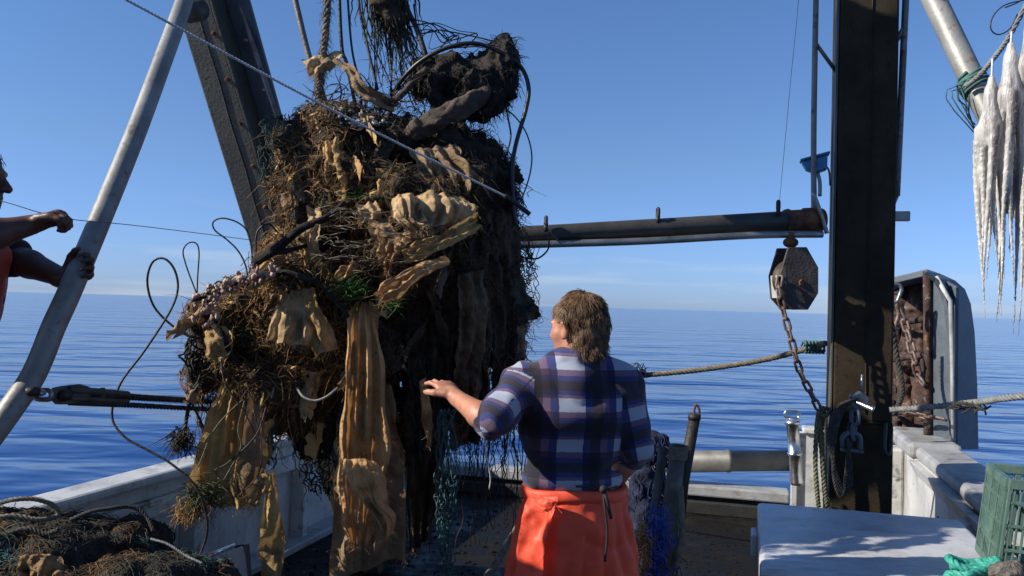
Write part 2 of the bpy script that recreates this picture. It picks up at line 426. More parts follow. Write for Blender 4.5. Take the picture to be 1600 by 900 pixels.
CL = lambda nm, c, tr=.2, st=None: M(nm, c, 7, .8, bump=.35, bscale=75, trans=tr, stain=(st or [((.17, .11, .055), 6, .50, .70), ((.06, .04, .022), 26, .60, .70)]))
m_tan = CL('tan_cloth', [(.40, .25, .115), (.58, .39, .19), (.68, .50, .28)])
m_orange = CL('ochre_cloth', [(.46, .23, .08), (.62, .35, .14), (.72, .46, .22)])
m_gold = CL('golden_cloth', [(.38, .22, .07), (.54, .34, .125), (.64, .44, .19)])
m_grey = CL('greyed_cloth', [(.20, .125, .065), (.31, .20, .105), (.38, .26, .145)])
m_umber = M('umber_cloth', [(.035, .024, .014), (.07, .048, .028), (.12, .085, .052)], 7, .95, bump=.8, bscale=60, stain=[((.012, .009, .007), 9, .5, .62), ((.10, .075, .05), 26, .6, .7)])
m_core = M('matted_debris', [(.014, .010, .006), (.042, .028, .016), (.09, .06, .032)], 9, .95, bump=.8, bscale=38, stain=[((.14, .08, .03), 5, .58, .72)])
m_fbd = M('dark_fibre', [(.012, .009, .006), (.03, .021, .013), (.055, .038, .022)], 9, .9)
m_fbb = M('brown_fibre', [(.06, .032, .014), (.135, .073, .03), (.23, .13, .052)], 9, .9, trans=.1)
m_fbg = M('golden_fibre', [(.22, .11, .035), (.36, .20, .07), (.48, .29, .12)], 9, .9, trans=.15)
m_fbo = M('olive_fibre', [(.035, .045, .018), (.07, .085, .035), (.12, .13, .06)], 9, .9, trans=.1)
m_weed = M('green_weed', [(.02, .06, .01), (.045, .13, .02), (.10, .22, .05)], 12, .6, trans=.2)
m_shell = M('pale_growth', [(.30, .17, .12), (.46, .30, .24), (.60, .46, .38)], 30, .5, bump=.4, trans=.1)
m_wood = M('waterlogged_wood', [(.035, .025, .017), (.075, .055, .038), (.13, .10, .07)], 8, .9, bump=.6, bscale=40, stretch=(1, 1, 1))
m_bark = M('rotten_root', [(.006, .005, .004), (.016, .012, .009), (.035, .026, .018)], 10, .95, bump=.9, bscale=30)
m_octo = M('octopus_flesh', [(.50, .48, .44), (.68, .66, .62), (.78, .77, .73)], 12, .4, bump=.3, bscale=90, stain=[((.24, .205, .19), 22, .48, .60, (1, 1, .10)), ((.80, .78, .74), 26, .56, .64, (1, 1, .3))], trans=.28, stretch=(1, 1, .3))
m_pole = M('muddy_pole', [(.05, .042, .033), (.10, .085, .065), (.16, .14, .11)], 12, .75, bump=.3)
m_roller = M('roller_steel', [(.11, .105, .095), (.16, .155, .14), (.21, .20, .185)], 7, .55, metal=.2, stain=[((.12, .09, .06), 5, .55, .7)], bump=.08)
# ================================================================ SETTING
# sea
def sea_material():
    mt = bpy.data.materials.new('sea_water'); mt.use_nodes = True
    n, l = mt.node_tree.nodes, mt.node_tree.links; bs = n['Principled BSDF']
    bs.inputs['Base Color'].default_value = (.004, .036, .165, 1); bs.inputs['Roughness'].default_value = .10; bs.inputs['IOR'].default_value = 1.33
    tc = n.new('ShaderNodeTexCoord')
    prev = None
    for sc, st, rot, dist, stg, det in ((.16, (.5, 1, 1), 14, 1.0, .55, 3), (.42, (.45, 1, 1), -9, .36, .62, 3), (2.2, (.5, 1, 1), 20, .032, .36, 3)):
        mp = n.new('ShaderNodeMapping'); mp.inputs['Scale'].default_value = st; mp.inputs['Rotation'].default_value = (0, 0, R(rot))
        l.new(tc.outputs['Object'], mp.inputs[0])
        ns = n.new('ShaderNodeTexNoise'); ns.inputs['Scale'].default_value = sc; ns.inputs['Detail'].default_value = det; ns.inputs['Roughness'].default_value = .5
        ns.inputs['Distortion'].default_value = .4
        l.new(mp.outputs[0], ns.inputs['Vector'])
        bp = n.new('ShaderNodeBump'); bp.inputs['Strength'].default_value = stg; bp.inputs['Distance'].default_value = dist
        l.new(ns.outputs['Fac'], bp.inputs['Height'])
        if prev: l.new(prev.outputs[0], bp.inputs['Normal'])
        prev = bp
    l.new(prev.outputs[0], bs.inputs['Normal'])
    return mt
m_sea = sea_material()
mb = MB(); rings = [0, 6, 15, 40, 120, 500, 2500, 12000, 45000]; ns_ = 64
mb.v.append(Vector((0, 0, 0)))
for r_ in rings[1:]:
    for j in range(ns_): mb.v.append(Vector((r_*math.cos(2*math.pi*j/ns_), r_*math.sin(2*math.pi*j/ns_), 0)))
for j in range(ns_): mb.f.append((0, 1+j, 1+(j+1) % ns_))
for i in range(len(rings)-2):
    for j in range(ns_):
        a = 1+i*ns_; mb.f.append((a+j, a+ns_+j, a+ns_+(j+1) % ns_, a+(j+1) % ns_))
o = link_mesh('sea', mb.v, mb.f, m_sea, Vector((0, 0, 0)), True); o.location = (0, 0, -1.0); o['kind'] = 'structure'

UP0, US0, VS = -2.97, 1.12, 7.0       # port side, starboard side, stern of the boat
mb = MB().bb(UP0+.02, US0-.02, -4, VS+.1, -.35, 0)
o = solo('deck', mb, m_deck, '', '', smooth=False, kind='structure')

# port bulwark
c = B(UP0, 3.2, -.9)
t = thing('bulwark', 'weathered white bulwark on the left, partly behind the hanging debris', 'bulwark', c)
part('hull_plate', MB().bb(UP0-.07, UP0, -4, VS+.25, -1.3, .68), m_white, t, False, .006)
part('cap_rail', MB().bb(UP0-.13, UP0+.07, -4, VS+.25, .68, .735), m_white, t, False, .018)
part('rub_strake', MB().bb(UP0, UP0+.035, -4, VS, .50, .60), m_whitew, t, False, .008)
for v in (1.6, 2.75, 3.9, 5.05, 6.2): part('rib', MB().bb(UP0, UP0+.10, v, v+.06, 0, .50), m_whitew, t, False, .006)
part('waterway', MB().bb(UP0, UP0+.16, -4, VS, 0, .05), m_capw, t, False, .01)

# starboard bulwark
c = B(US0, 3.2, -.9)
t = thing('bulwark', 'starboard bulwark with wide grey cap and sunlit white inner side behind the white box', 'bulwark', c)
part('hull_plate', MB().bb(US0+.05, US0+.15, -4, VS+.25, -1.3, .66), m_white, t, False, .008)
part('cap_rail', MB().bb(US0, US0+.30, -4, 6.35, .66, .745), m_capw, t, False, .03)
part('end_cap', MB().bb(US0-.04, US0+.30, 6.35, VS+.25, .66, .77), m_capw, t, False, .03)
ipn = part('inner_panel', MB().bb(US0+.0, US0+.05, 5.02, 6.9, .10, .66), m_white, t, False, .01)
for v in (1.2, 2.4, 3.4, 4.7): part('rib', MB().bb(US0-.045, US0+.05, v, v+.20, 0, .60), m_white, t, False, .02)
part('sill', MB().prism([B(US0-.002, -4, .56), B(US0-.002, -4, .66), B(US0-.05, -4, .66)], AV*(6.3+4)), m_white, t, False, .004)
part('rib', MB().bb(US0-.10, US0+.0, 6.75, 6.97, 0, .66), m_whitew, t, False, .02)
part('freeing_slot', MB().bb(US0-.006, US0+.01, 5.55, 5.60, .25, .44), m_rust, ipn, False)
part('waterway', MB().bb(US0-.14, US0, -4, 6.7, 0, .06), m_white, t, False, .03)

# low stern wall and its roller
c = B(-1, VS, 0)
t = thing('stern_wall', 'low dark stern wall with scuffed pale cap behind the man', 'stern wall', c)
part('panel', MB().bb(UP0+.0, .33, VS+.06, VS+.16, -1.3, .13), m_dark, t, False, .008)
part('cap', MB().bb(UP0+.1, .33, VS, VS+.22, .13, .215), m_capw, t, False, .014)
part('toe_board', MB().bb(UP0+.1, .33, VS-.06, VS, 0, .10), m_dark, t, False, .008)
a, b = at(960, 722, 6.95), at(1243, 719.5, 6.9); ax = (b-a); L = ax.length; ax.normalize()
t = thing('stern_roller', 'grey steel tube roller lying along the stern edge', 'roller', a-ZV*.1)
part('tube', MB().lathe(a, ax, [(0, .088), (L*.62, .088), (L*.622, .093), (L*.64, .093), (L*.642, .086), (L, .086)], 28), m_roller, t)
part('end_plate', MB().lathe(b, ax, [(0, .10), (.025, .10)], 24), m_roller, t, False, .004)
a, b = at(1245, 757, 6.45), at(1238, 657, 6.45); ax = (b-a).normalized(); L = (b-a).length
t = thing('guide_pin', 'shiny steel guide pin with oval handle beside the stern roller', 'pin', a)
part('shaft', MB().lathe(a, ax, [(0, .047), (.02, .052), (.05, .047), (L*.45, .047), (L*.46, .055), (L*.5, .055), (L*.51, .047), (L-.03, .047), (L-.028, .058), (L, .058)], 20), m_steel, t)
part('handle', MB().link(b+ax*.045, RV, AV, .13, .075, .011, 8), m_steel, t)
# quarter plates where the bulwark ends
t = thing('quarter_post', 'scuffed cream quarter post between guide pin and thick gantry post', 'post', B(.52, VS, 0))
part('plate', MB().bb(.36, .70, VS-.02, VS+.12, 0, .70), m_whitew, t, False, .015)
part('edge_bar', MB().bb(.335, .385, VS-.055, VS-.022, .12, .74), m_white, t, False, .008)
part('head', MB().bb(.42, .74, VS-.05, VS+.15, .702, .745), m_whitew, t, False, .01)

# ---------------------------------------------------------------- gantry
FL = at(1298, 780, 4.6); FL.z = 0
PW, PD, PH = .305, .42, 4.3
t = thing('gantry_post', 'thick dark box section gantry post standing behind the white box', 'post', FL+RV*PW/2)
q = FL+RV*PW/2+AV*PD/2
zs = at(1340, 660, 4.55).z
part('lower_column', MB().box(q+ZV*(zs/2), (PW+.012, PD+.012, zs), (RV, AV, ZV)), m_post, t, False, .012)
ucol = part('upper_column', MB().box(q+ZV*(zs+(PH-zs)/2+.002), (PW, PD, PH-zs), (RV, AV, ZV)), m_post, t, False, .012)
sm = MB()
sx = FL+RV*(PW*.55)-AV*.003
sm.tube([sx+ZV*(z_)+RV*(.002*math.sin(z_*17)) for z_ in [zs+.05+i*.1 for i in range(31)]], .005, 6)
sm.tube([FL-AV*.008+RV*(PW*i/10)+ZV*(zs+.002*math.sin(i*2.1)) for i in range(11)], .007, 6)
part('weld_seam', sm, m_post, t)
part('edge_strip', MB().box(FL-RV*.008+AV*.05+ZV*(PH/2), (.012, .10, PH), (RV, AV, ZV)), m_leg, t, False, .003)
lug = at(1402, 338, 4.6)
part('lug', MB().box(lug+RV*.0, (.13, .03, .055), (RV, AV, ZV)), m_galv, t, False, .006)
for px, py in ((1330, 505), (1365, 268), (1352, 415), (1325, 700)): part('bolt', MB().lathe(at(px, py, 4.6)+Vector((0, -.03, 0)), -AV, [(0, .011), (.012, .011), (.013, .006)], 6), m_rust, ucol, False)

def stay_pipe(name, label, p, r, struts, mat, cat='pipe', feet=True):
    a = p[0]
    t = thing(name, label, cat, p[0])
    part('tube', MB().tube(spl(p, 14), r, 12), mat, t)
    for s0, s1 in struts: part('strut', MB().tube([s0, s1], r*.72, 8), mat, t)
    if feet: part('foot', MB().lathe(p[0]-ZV*.02, ZV, [(0, r*1.7), (.03, r*1.7), (.05, r*1.05)], 12), m_rust, t)
    return t
Dp = 4.62
stay_pipe('ladder_rail', 'thin dark vertical rail on the left side of the thick gantry post', AT([(1272, 348, Dp), (1271.5, 200, Dp), (1276, -60, Dp)]), .0155,
          [(at(1272, 64, Dp), at(1308, 114, Dp+.05))], m_thinpipe, 'rail')
stay_pipe('ladder_rail', 'thin dark vertical rail on the right side of the thick gantry post', AT([(1401, 306, Dp), (1407, 180, Dp), (1418, -60, Dp)]), .0185,
          [(at(1414, 40, Dp), at(1399, 67, Dp)), (at(1401, 306, Dp), at(1391, 330, Dp))], m_thinpipe, 'rail', feet=False)
stay_pipe('brace_rod', 'short oblique rod under the blue lamp beside the gantry post', AT([(1292, 365, 4.55), (1284, 338, 4.55), (1270, 300, 4.55)]), .012, [], m_galv, 'rod', feet=False)

# port gantry beam, raked forward
def leg_pt(px, py, Y): return at(px, py, Y)
top = at(302, -60, 3.84); bot = at(476, 530, 4.60)
dn = (bot-top).normalized(); bot = bot+dn*((-bot.z)/dn.z)
wd = dn.cross(-AV).normalized()
if wd.x < 0: wd = -wd
dp = dn.cross(wd).normalized()
if dp.y < 0: dp = -dp
wd2 = (wd*.97-dp*.05).normalized()
LW, LD = .185, .20
L = (bot-top).length; mid = (top+bot)/2
t = thing('gantry_beam', 'raked olive grey box section gantry beam behind the tangled debris', 'post', Vector((bot.x, bot.y, 0)))
def legbox(mb, cw, cd_, sw, sd, l0=0, l1=1):
    a, b = top.lerp(bot, l0), top.lerp(bot, l1)
    return mb.box((a+b)/2+wd*cw+dp*cd_, (sw, sd, (b-a).length), (wd, dp, dn))
bcol = part('column', legbox(MB(), 0, 0, LW, LD), m_leg, t, False, .01)
part('skylit_flange', legbox(MB(), LW/2+.062, .03, .12, .02), m_doorg, t, False, .004)  # blue-grey tone puts the sky light into this side's colour
sm = MB(); sm.tube([top.lerp(bot, i/40)+wd*(.012+.003*math.sin(i*1.3))-dp*(LD/2+.001) for i in range(41)], .0045, 6)
part('weld_seam', sm, m_leg, t)
part('flange_lip', legbox(MB(), LW/2+.002, -LD/2+.012, .014, .03), m_leg, t, False, .003)
for k in range(5): part('bolt', MB().lathe(top.lerp(bot, .09+.06*k)+wd*.06-dp*(LD/2), -dp, [(0, .010), (.01, .010), (.011, .005)], 6), m_rust, bcol, False)
part('cross_lug', MB().lathe(at(312, 15, 3.72), -dp, [(0, .05), (.09, .05), (.1, .03)], 16), m_leg, t)

stay_pipe('ladder_rail', 'thin dark rail running down along the raked gantry beam', AT([(436, 190, 4.0), (405, 100, 3.95), (366, -20, 3.9)]), .0115,
          [(at(388, 64, 3.93), at(381, 62, 3.93)), (at(417, 141, 3.97), at(411, 140, 3.97))], m_thinpipe, 'rail', feet=False)
stay_pipe('ladder_rail', 'thin dark sloping rail in the sky between gantry beam and lifting ropes', AT([(560, 330, 4.3), (505, 150, 4.3), (482, 85, 4.3), (452, -40, 4.3)]), .0155, [], m_thinpipe, 'rail', feet=False)

# foreground brace pipes
P = [B(-2.97, 1.75, .74)]+AT([(-140, 850, 2.38), (-26, 698, 2.42), (22, 632, 2.47), (48, 594, 2.52), (66, 556, 2.55), (84, 510, 2.58), (120, 430, 2.65), (205, 226, 3.0), (258, 85, 3.3), (287, 5, 3.5), (305, -50, 3.6)])
t = thing('brace_pipe', 'bent pale steel brace pipe gripped by the man on the left', 'pipe', P[0])
part('tube', MB().tube(spl(P, 60), .0355, 24), m_brace, t)
part('pad_eye', MB().lathe(at(36, 612, 2.48), RT, [(0, .016), (.045, .013)], 14), m_wire, t)
P = AT([(1420, -78, 2.98), (1462, 5, 2.9), (1522, 131, 2.75), (1580, 250, 2.62), (1640, 378, 2.5)])+[B(1.24, 1.25, .75)]
t = thing('brace_pipe', 'straight pale brace pipe behind the hanging octopuses', 'pipe', P[-1])
part('tube', MB().tube(spl(P, 20), .039, 24), m_brace, t)
part('collar', MB().lathe(at(1524, 136, 2.748), (P[3]-P[2]), [(-.02, .043), (.03, .043)], 20), m_galv, t)
# its lashing
lash = MB(); ax = (P[2]-P[1]).normalized(); a0 = ax.orthogonal().normalized(); b0 = ax.cross(a0); c0 = at(1521, 128, 2.752)
lash.tube([c0+ax*(.004*i/6-.02+.01*math.sin(i*.7))+(a0*math.cos(i*.62)+b0*math.sin(i*.62))*(.045+.004*math.sin(i*1.7)) for i in range(90)], .0055, 6)
for k in range(5): lash.tube(spl([c0+(a0*math.cos(k)+b0*math.sin(k))*.045, c0+Vector((-.03-.02*k, -.03, -.05)), c0+Vector((.01*k-.03, -.03, -.12-.02*k))], 8), .0022, 4)
solo('lashing', lash, m_nett, 'teal twine lashing wound round the straight brace pipe', 'lashing')
rp = MB().rope(AT([(1508, 136, 2.70), (1530, 118, 2.67), (1552, 92, 2.66), (1575, 60, 2.65), (1612, -8, 2.65), (1640, -60, 2.65)]), .0085)
solo('rope', rp, m_ropeg, 'grey rope from which the octopuses hang, tied to the straight brace pipe', 'rope')
for i, (pp, lb) in enumerate(((AT([(1600, 0, 2.66), (1570, 8, 2.65), (1552, 25, 2.65), (1548, 45, 2.65), (1560, 54, 2.65), (1578, 45, 2.65), (1590, 22, 2.66)]), 'thin dark wire curl above the rope of the octopuses'),
        (AT([(1500, 138, 2.7), (1497, 155, 2.68), (1508, 165, 2.68), (1512, 182, 2.68), (1524, 195, 2.68)]), 'thin twine end dangling below the teal lashing'),
        (AT([(1570, 12, 2.63), (1590, 4, 2.63), (1606, -6, 2.63)]), 'short black twist of wire at the upper right corner'))):
    solo('wire', MB().tube(spl(pp, 24), .0022, 5), m_wire, lb, 'wire')

# crossbar
a, b = at(440, 387, 4.36), at(1286, 343, 4.62)
ax = (b-a); L = ax.length; ax.normalize()
t = thing('crossbar', 'dark horizontal crossbar tube between gantry beam and thick post', 'bar', (a+b)/2-ZV*.06)
part('tube', MB().lathe(a, ax, [(0, .047), (L*.5, .0485), (L*.94, .058), (L, .058)], 28), m_bar, t)
part('end_collar', MB().lathe(b-ax*.22, ax, [(0, .066), (.02, .07), (.03, .062), (.10, .062), (.11, .07), (.15, .07), (.16, .062), (.215, .062)], 24), m_rust, t)
part('lower_rail', MB().tube(spl(AT([(560, 392, 4.3), (808, 383, 4.42), (1000, 377, 4.48), (1180, 367.5, 4.5), (1285, 366, 4.52)]), 30), .0195, 14), m_galv, t)
def peg(px, py, Y, h):
    p = at(px, py, Y); k = MB()
    k.link(p+ZV*(h*.42), ZV, AV*.6+RV, h*1.1, h*.6, .0085, 8); k.tube([p-ZV*.035, p+ZV*.012], .012, 8); part('eye', k, m_wire, t)
peg(853, 352, 4.42, .055); peg(1028, 340, 4.5, .06); peg(1216, 327, 4.53, .055)
part('hook', MB().tube(spl(AT([(826, 382, 4.38), (824, 392, 4.37), (829, 402, 4.37), (832, 395, 4.37)]), 14), .008, 7), m_rust, t)
solo('twine', MB().tube(spl(AT([(810, 400, 4.3), (826, 404, 4.3), (842, 403, 4.3), (856, 390, 4.32), (858, 374, 4.33)]), 22), .005, 6), m_wire, 'black twine loop tied under the left end of the crossbar', 'twine')
solo('twine', MB().tube(spl(AT([(838, 378, 4.3), (832, 400, 4.3), (828, 414, 4.3), (834, 412, 4.3), (840, 395, 4.3), (846, 380, 4.3)]), 22), .0022, 5), m_rope, 'thin pale twine loop dangling from the crossbar near its left end', 'twine')
solo('twine', MB().tube(spl(AT([(850, 348, 4.3), (864, 368, 4.3), (882, 386, 4.35)]), 10), .0032, 5), m_rope, 'pale twine slanting across the left end of the crossbar', 'twine')
# blue lamp
c = at(1277, 256, 4.62)
t = thing('work_lamp', 'small blue work lamp on a stem left of the thick gantry post', 'lamp', at(1281, 305, 4.6))
ux = (RV*.93+ZV*.25).normalized(); uz = ux.cross(-AV); uz = uz if uz.z > 0 else -uz
hous = part('housing', MB().prism([c+ux*.065+uz*.035, c-ux*.075+uz*.035, c-ux*.062-uz*.012, c-ux*.02-uz*.045, c+ux*.045-uz*.04], AV*.08-Vector((0, 0, 0))), m_blue, t, False, .006)
part('hood', MB().box(c-AV*.0+uz*.045+AV*.04, (.16, .10, .012), (ux, AV, uz)), m_blue, hous, False, .003)
part('bracket', MB().tube(spl(AT([(1277, 268, 4.64), (1281, 285, 4.62), (1281, 306, 4.6)]), 8), .011, 8), m_galv, t)
part('cable', MB().tube(spl(AT([(1286, 258, 4.64), (1293, 262, 4.62), (1296, 272, 4.6), (1297, 290, 4.6)]), 10), .005, 6), m_black, t)

# snatch block on the crossbar, with its chain
cY = 4.45
def hexa(px): return [at(x, y, cY) for x, y in px]
hx = [(1232, 386), (1261, 386), (1279, 418), (1279, 458), (1263, 484), (1238, 484), (1222, 466), (1219, 430)]
t = thing('pulley_block', 'heavy rusty pulley block hanging from the crossbar beside the thick gantry post', 'pulley', at(1247, 484, cY))
bd = (AV*.9-RV*.55).normalized()
chk = part('cheek', MB().prism(hexa(hx), bd*.014), m_block, t, False, .003)
part('cheek', MB().prism([p+bd*.10 for p in hexa(hx)], bd*.014), m_block, t, False, .003)
cc = at(1248, 437, cY)
part('sheave', MB().lathe(cc+bd*.018, bd, [(0, .10), (.012, .11), (.03, .09), (.046, .09), (.064, .11), (.076, .10)], 28), m_block, t)
part('rim_strap', MB().prism([at(1219, 430, cY)+bd*.016, at(1222, 466, cY)+bd*.016, at(1229, 466, cY)+bd*.016, at(1226, 430, cY)+bd*.016], bd*.08), m_white, t, False, .003)
part('pin', MB().lathe(at(1252, 442, cY), -bd, [(0, .018), (.012, .018), (.013, .01)], 6), m_rust, chk, False)
part('hook', MB().ball(at(1244, 378, cY)+bd*.05, .042, 8, (1, .8, .7)).tube([at(1244, 362, cY)+bd*.05, at(1244, 390, cY)+bd*.05], .018, 8), m_rust, t)
def chain(path, pitch, w, r, name, label, mat=m_chain):
    P = spl(path, 200); acc = [0]
    for i in range(199): acc.append(acc[-1]+(P[i+1]-P[i]).length)
    n = int(acc[-1]/pitch); t = thing(name, label, 'chain', P[0])
    j = 0
    for k in range(n):
        s = (k+.5)*pitch
        while acc[j+1] < s: j += 1
        d = (P[j+1]-P[j]).normalized(); c = P[j].lerp(P[j+1], (s-acc[j])/(acc[j+1]-acc[j]))
        side = d.cross(AV).normalized(); nr = AV if k % 2 == 0 else side
        nr = (nr*.9+(side if k % 2 == 0 else AV)*.35).normalized()
        part('link', MB().link(c, d, nr, pitch*1.42, w, r, 7), mat, t)
    return t
chain(AT([(1219, 432, 4.43), (1217, 455, 4.42), (1224, 485, 4.42), (1236, 530, 4.42), (1250, 580, 4.42), (1266, 612, 4.43), (1281, 642, 4.45)]), .058, .044, .0075, 'chain', 'rusty chain hanging from the pulley block down the thick gantry post')
chain(AT([(1386, 385, 4.9), (1385, 410, 4.9), (1384, 436, 4.9)]), .04, .03, .005, 'chain', 'short dark chain dangling at the right side of the thick gantry post')

# things hanging on the post
fy = 4.46
t = thing('shackle_block', 'blue grey shackle and swivel hanging on the front of the thick gantry post', 'shackle', at(1335, 706, fy))
part('head', MB().prism(AT([(1328, 618, fy), (1345, 611, fy), (1360, 622, fy), (1357, 640, fy), (1340, 643, fy), (1327, 634, fy)]), AV*.06), m_doorg, t, False, .01)
part('pin', MB().lathe(at(1346, 632, fy), -ZV*.4+RV, [(-.035, .014), (.05, .014), (.052, .02), (.065, .02)], 12), m_steel, t)
part('link', MB().link(at(1336, 652, fy), ZV, RV*.6+AV, .10, .062, .012), m_doorg, t)
part('link', MB().link(at(1334, 676, fy), ZV, RV-AV*.5, .10, .06, .012), m_doorg, t)
part('bow', MB().tube(spl(AT([(1318, 700, fy), (1317, 684, fy), (1328, 676, fy), (1343, 682, fy), (1344, 704, fy)]), 16), .014, 10).tube(AT([(1314, 702, fy), (1348, 706, fy)]), .011, 8), m_doorg, t)
part('hanger', MB().tube(AT([(1347, 585, fy+.03), (1346, 615, fy+.03)]), .008, 6), m_galv, t)
k = MB()
for i in range(5):
    o_ = i*3
    k.rope(spl(AT([(1346-o_*.5, 622, fy+.05-.01*i), (1318-o_, 640, fy-.01*i), (1304-o_*.7, 690, fy), (1303+o_, 745+4*i, fy), (1314+o_*1.3, 776-5*i, fy), (1322+o_-2*i, 740-9*i, fy-.01*i), (1330-o_*.4, 690-4*i, fy+.01), (1346-o_*.5, 630, fy+.03)]), 60), .0105)
solo('rope_coil', k, m_roped, 'dark rope coil hung on the front of the thick gantry post', 'rope')
k = MB()
for i, x0 in enumerate((1276, 1284, 1281)):
    k.rope(spl(AT([(x0+4, 640, 4.52-.02*i), (x0, 670, 4.5), (x0-2+3*i, 720, 4.5), (x0+4*i, 760, 4.5), (x0+3+4*i, 792, 4.5)]), 40), .013, fuzz=14)
k.rope(spl(AT([(1278, 646, 4.47), (1290, 650, 4.46), (1296, 640, 4.5), (1280, 636, 4.5)]), 20), .011)
solo('rope_bundle', k, m_ropeo, 'olive rope bundle hanging down the left edge of the thick gantry post', 'rope')
k = MB().tube(spl(AT([(1386, 470, 4.75), (1391, 560, 4.72), (1389, 640, 4.6), (1392, 690, 4.5), (1388, 710, 4.46), (1382, 700, 4.47), (1384, 660, 4.5)]), 40), .011, 8)
solo('hose', k, m_black, 'black hose looped down the right edge of the thick gantry post', 'hose')

# stay ropes
k = MB().rope(spl(AT([(560, 640, 6.9), (700, 590, 5.9), (860, 580, 5.4), (930, 584, 5.2), (985, 587, 5.1), (1010, 586, 5.08), (1100, 577, 5.0), (1190, 563, 4.9), (1262, 545, 4.82), (1290, 536, 4.75)]), 80), .017)
solo('rope', k, m_rope, 'taut brown rope from behind the man to the thick gantry post', 'rope')
k = MB(); 
for i in range(26):
    p = at(1000, 585, 5.08)+Vector((random.uniform(-.05, .03), random.uniform(-.02, .02), random.uniform(-.015, .02)))
    k.tube(spl([p, p+Vector((random.uniform(-.05, .04), random.uniform(-.04, .0), random.uniform(-.02, .06))), p+Vector((random.uniform(-.09, .06), random.uniform(-.04, .0), random.uniform(-.10, .07)))], 6), [.004, .0015], 4)
solo('twine_knot', k, m_wire, 'spiky dark twine knot on the taut rope beside the man', 'knot')
k = MB(); p0 = at(1268, 542, 4.81)
for i in range(40): 
    th = i*.9; k.tube(spl([p0+Vector((-.05+.0028*i, .03*math.cos(th), .028*math.sin(th))), p0+Vector((-.05+.0028*i+.01, .036*math.cos(th+1), .036*math.sin(th+1))), p0+Vector((-.045+.0028*i, .03*math.cos(th+2), .03*math.sin(th+2)-.004))], 5), .006, 5)
solo('lashing', k, m_nett, 'green rope lashing where the taut rope meets the thick gantry post', 'lashing')
k = MB().rope(spl(AT([(1392, 640, 4.4), (1440, 637, 4.2), (1500, 631, 3.9), (1530, 628, 3.7), (1570, 622, 3.5), (1640, 614, 3.2)]), 80), .0155)
solo('rope', k, m_ropeg, 'grey stay rope crossing in front of the trawl door on the right', 'rope')
k = MB()
for i in range(16):
    p = at(1530-i*3, 630+random.uniform(-3, 3), 3.7+.01*i); k.tube(spl([p, p+Vector((.02, -.02, -.02)), p+Vector((random.uniform(-.06, .06), -.02, random.uniform(-.05, .01)))], 5), .0045, 5)
solo('twine_knot', k, m_roped, 'dark twine knot on the grey stay rope near the trawl door', 'knot')

# tackle on the left
t = thing('tackle', 'dark block and tackle stretched from the bent brace pipe to the debris', 'tackle', at(110, 640, 2.7))
part('shackle', MB().link(at(52, 614, 2.52), RT, UP, .075, .05, .009).link(at(68, 617, 2.56), RT, AV, .065, .045, .008), m_galv, t)
part('block_shell', MB().prism(AT([(74, 620, 2.58), (80, 606, 2.58), (98, 602, 2.62), (114, 607, 2.66), (116, 624, 2.66), (104, 633, 2.64), (84, 632, 2.6)]), Vector((.02, .07, 0))), m_pole, t, False, .012)
part('sheave', MB().lathe(at(98, 618, 2.612), Vector((.25, .95, 0)), [(-.012, .012), (0, .018), (.02, .018), (.03, .012)], 18), m_wire, t)
part('frame_bar', MB().tube(AT([(108, 608, 2.64), (200, 616, 2.9)]), .011, 8).tube(AT([(110, 622, 2.64), (200, 627, 2.9)]), .008, 8).tube(AT([(160, 606, 2.78), (160, 625, 2.78)]), .009, 6), m_pole, t)
part('rope', MB().rope(spl(AT([(108, 612, 2.66), (200, 619, 2.9), (330, 627, 3.5)]), 50), .010), m_roped, t)
part('rope', MB().rope(spl(AT([(108, 618, 2.70), (200, 622, 2.94), (330, 629, 3.55)]), 50), .009), m_roped, t)
part('rope', MB().rope(spl(AT([(108, 629, 2.66), (200, 633, 2.9), (330, 640, 3.5)]), 50), .010), m_roped, t)

# trawl door
A_, B_, C_, D_ = [(1386, 6.75), (1449, 6.25), (1490, 5.95), (1529, 6.15)]
A_, B_, C_, D_ = (1380, 6.75), (1449, 6.25), (1491, 5.95), (1529, 6.2)
def col(q, yb, yt): return at(q[0], yb, q[1]), at(q[0], yt, q[1])
t = thing('trawl_door', 'tall grey trawl door with rusty chained inner side hung outside the starboard bulwark', 'trawl door', at(1470, 702, 6.2))
def panel(q0, b0, t0, q1, b1, t1, th):
    a, b = at(q0[0], b0, q0[1]), at(q1[0], b1, q1[1]); c, d = at(q1[0]+2, t1, q1[1]), at(q0[0], t0, q0[1])
    nr = (b-a).cross(d-a).normalized(); nr = nr if nr.y > 0 else -nr
    return MB().prism([a, b, c, d], nr*th)
pin = (1400, 7.0), (1462, 6.5)
rpl = part('rust_plate', panel((1392, 7.0), 700, 446, (1455, 6.6), 700, 440, .03), m_rustp, t, False, .004)
part('face_plate', panel(B_, 702, 424, C_, 702, 448, .03), m_doorg, t, False, .006)
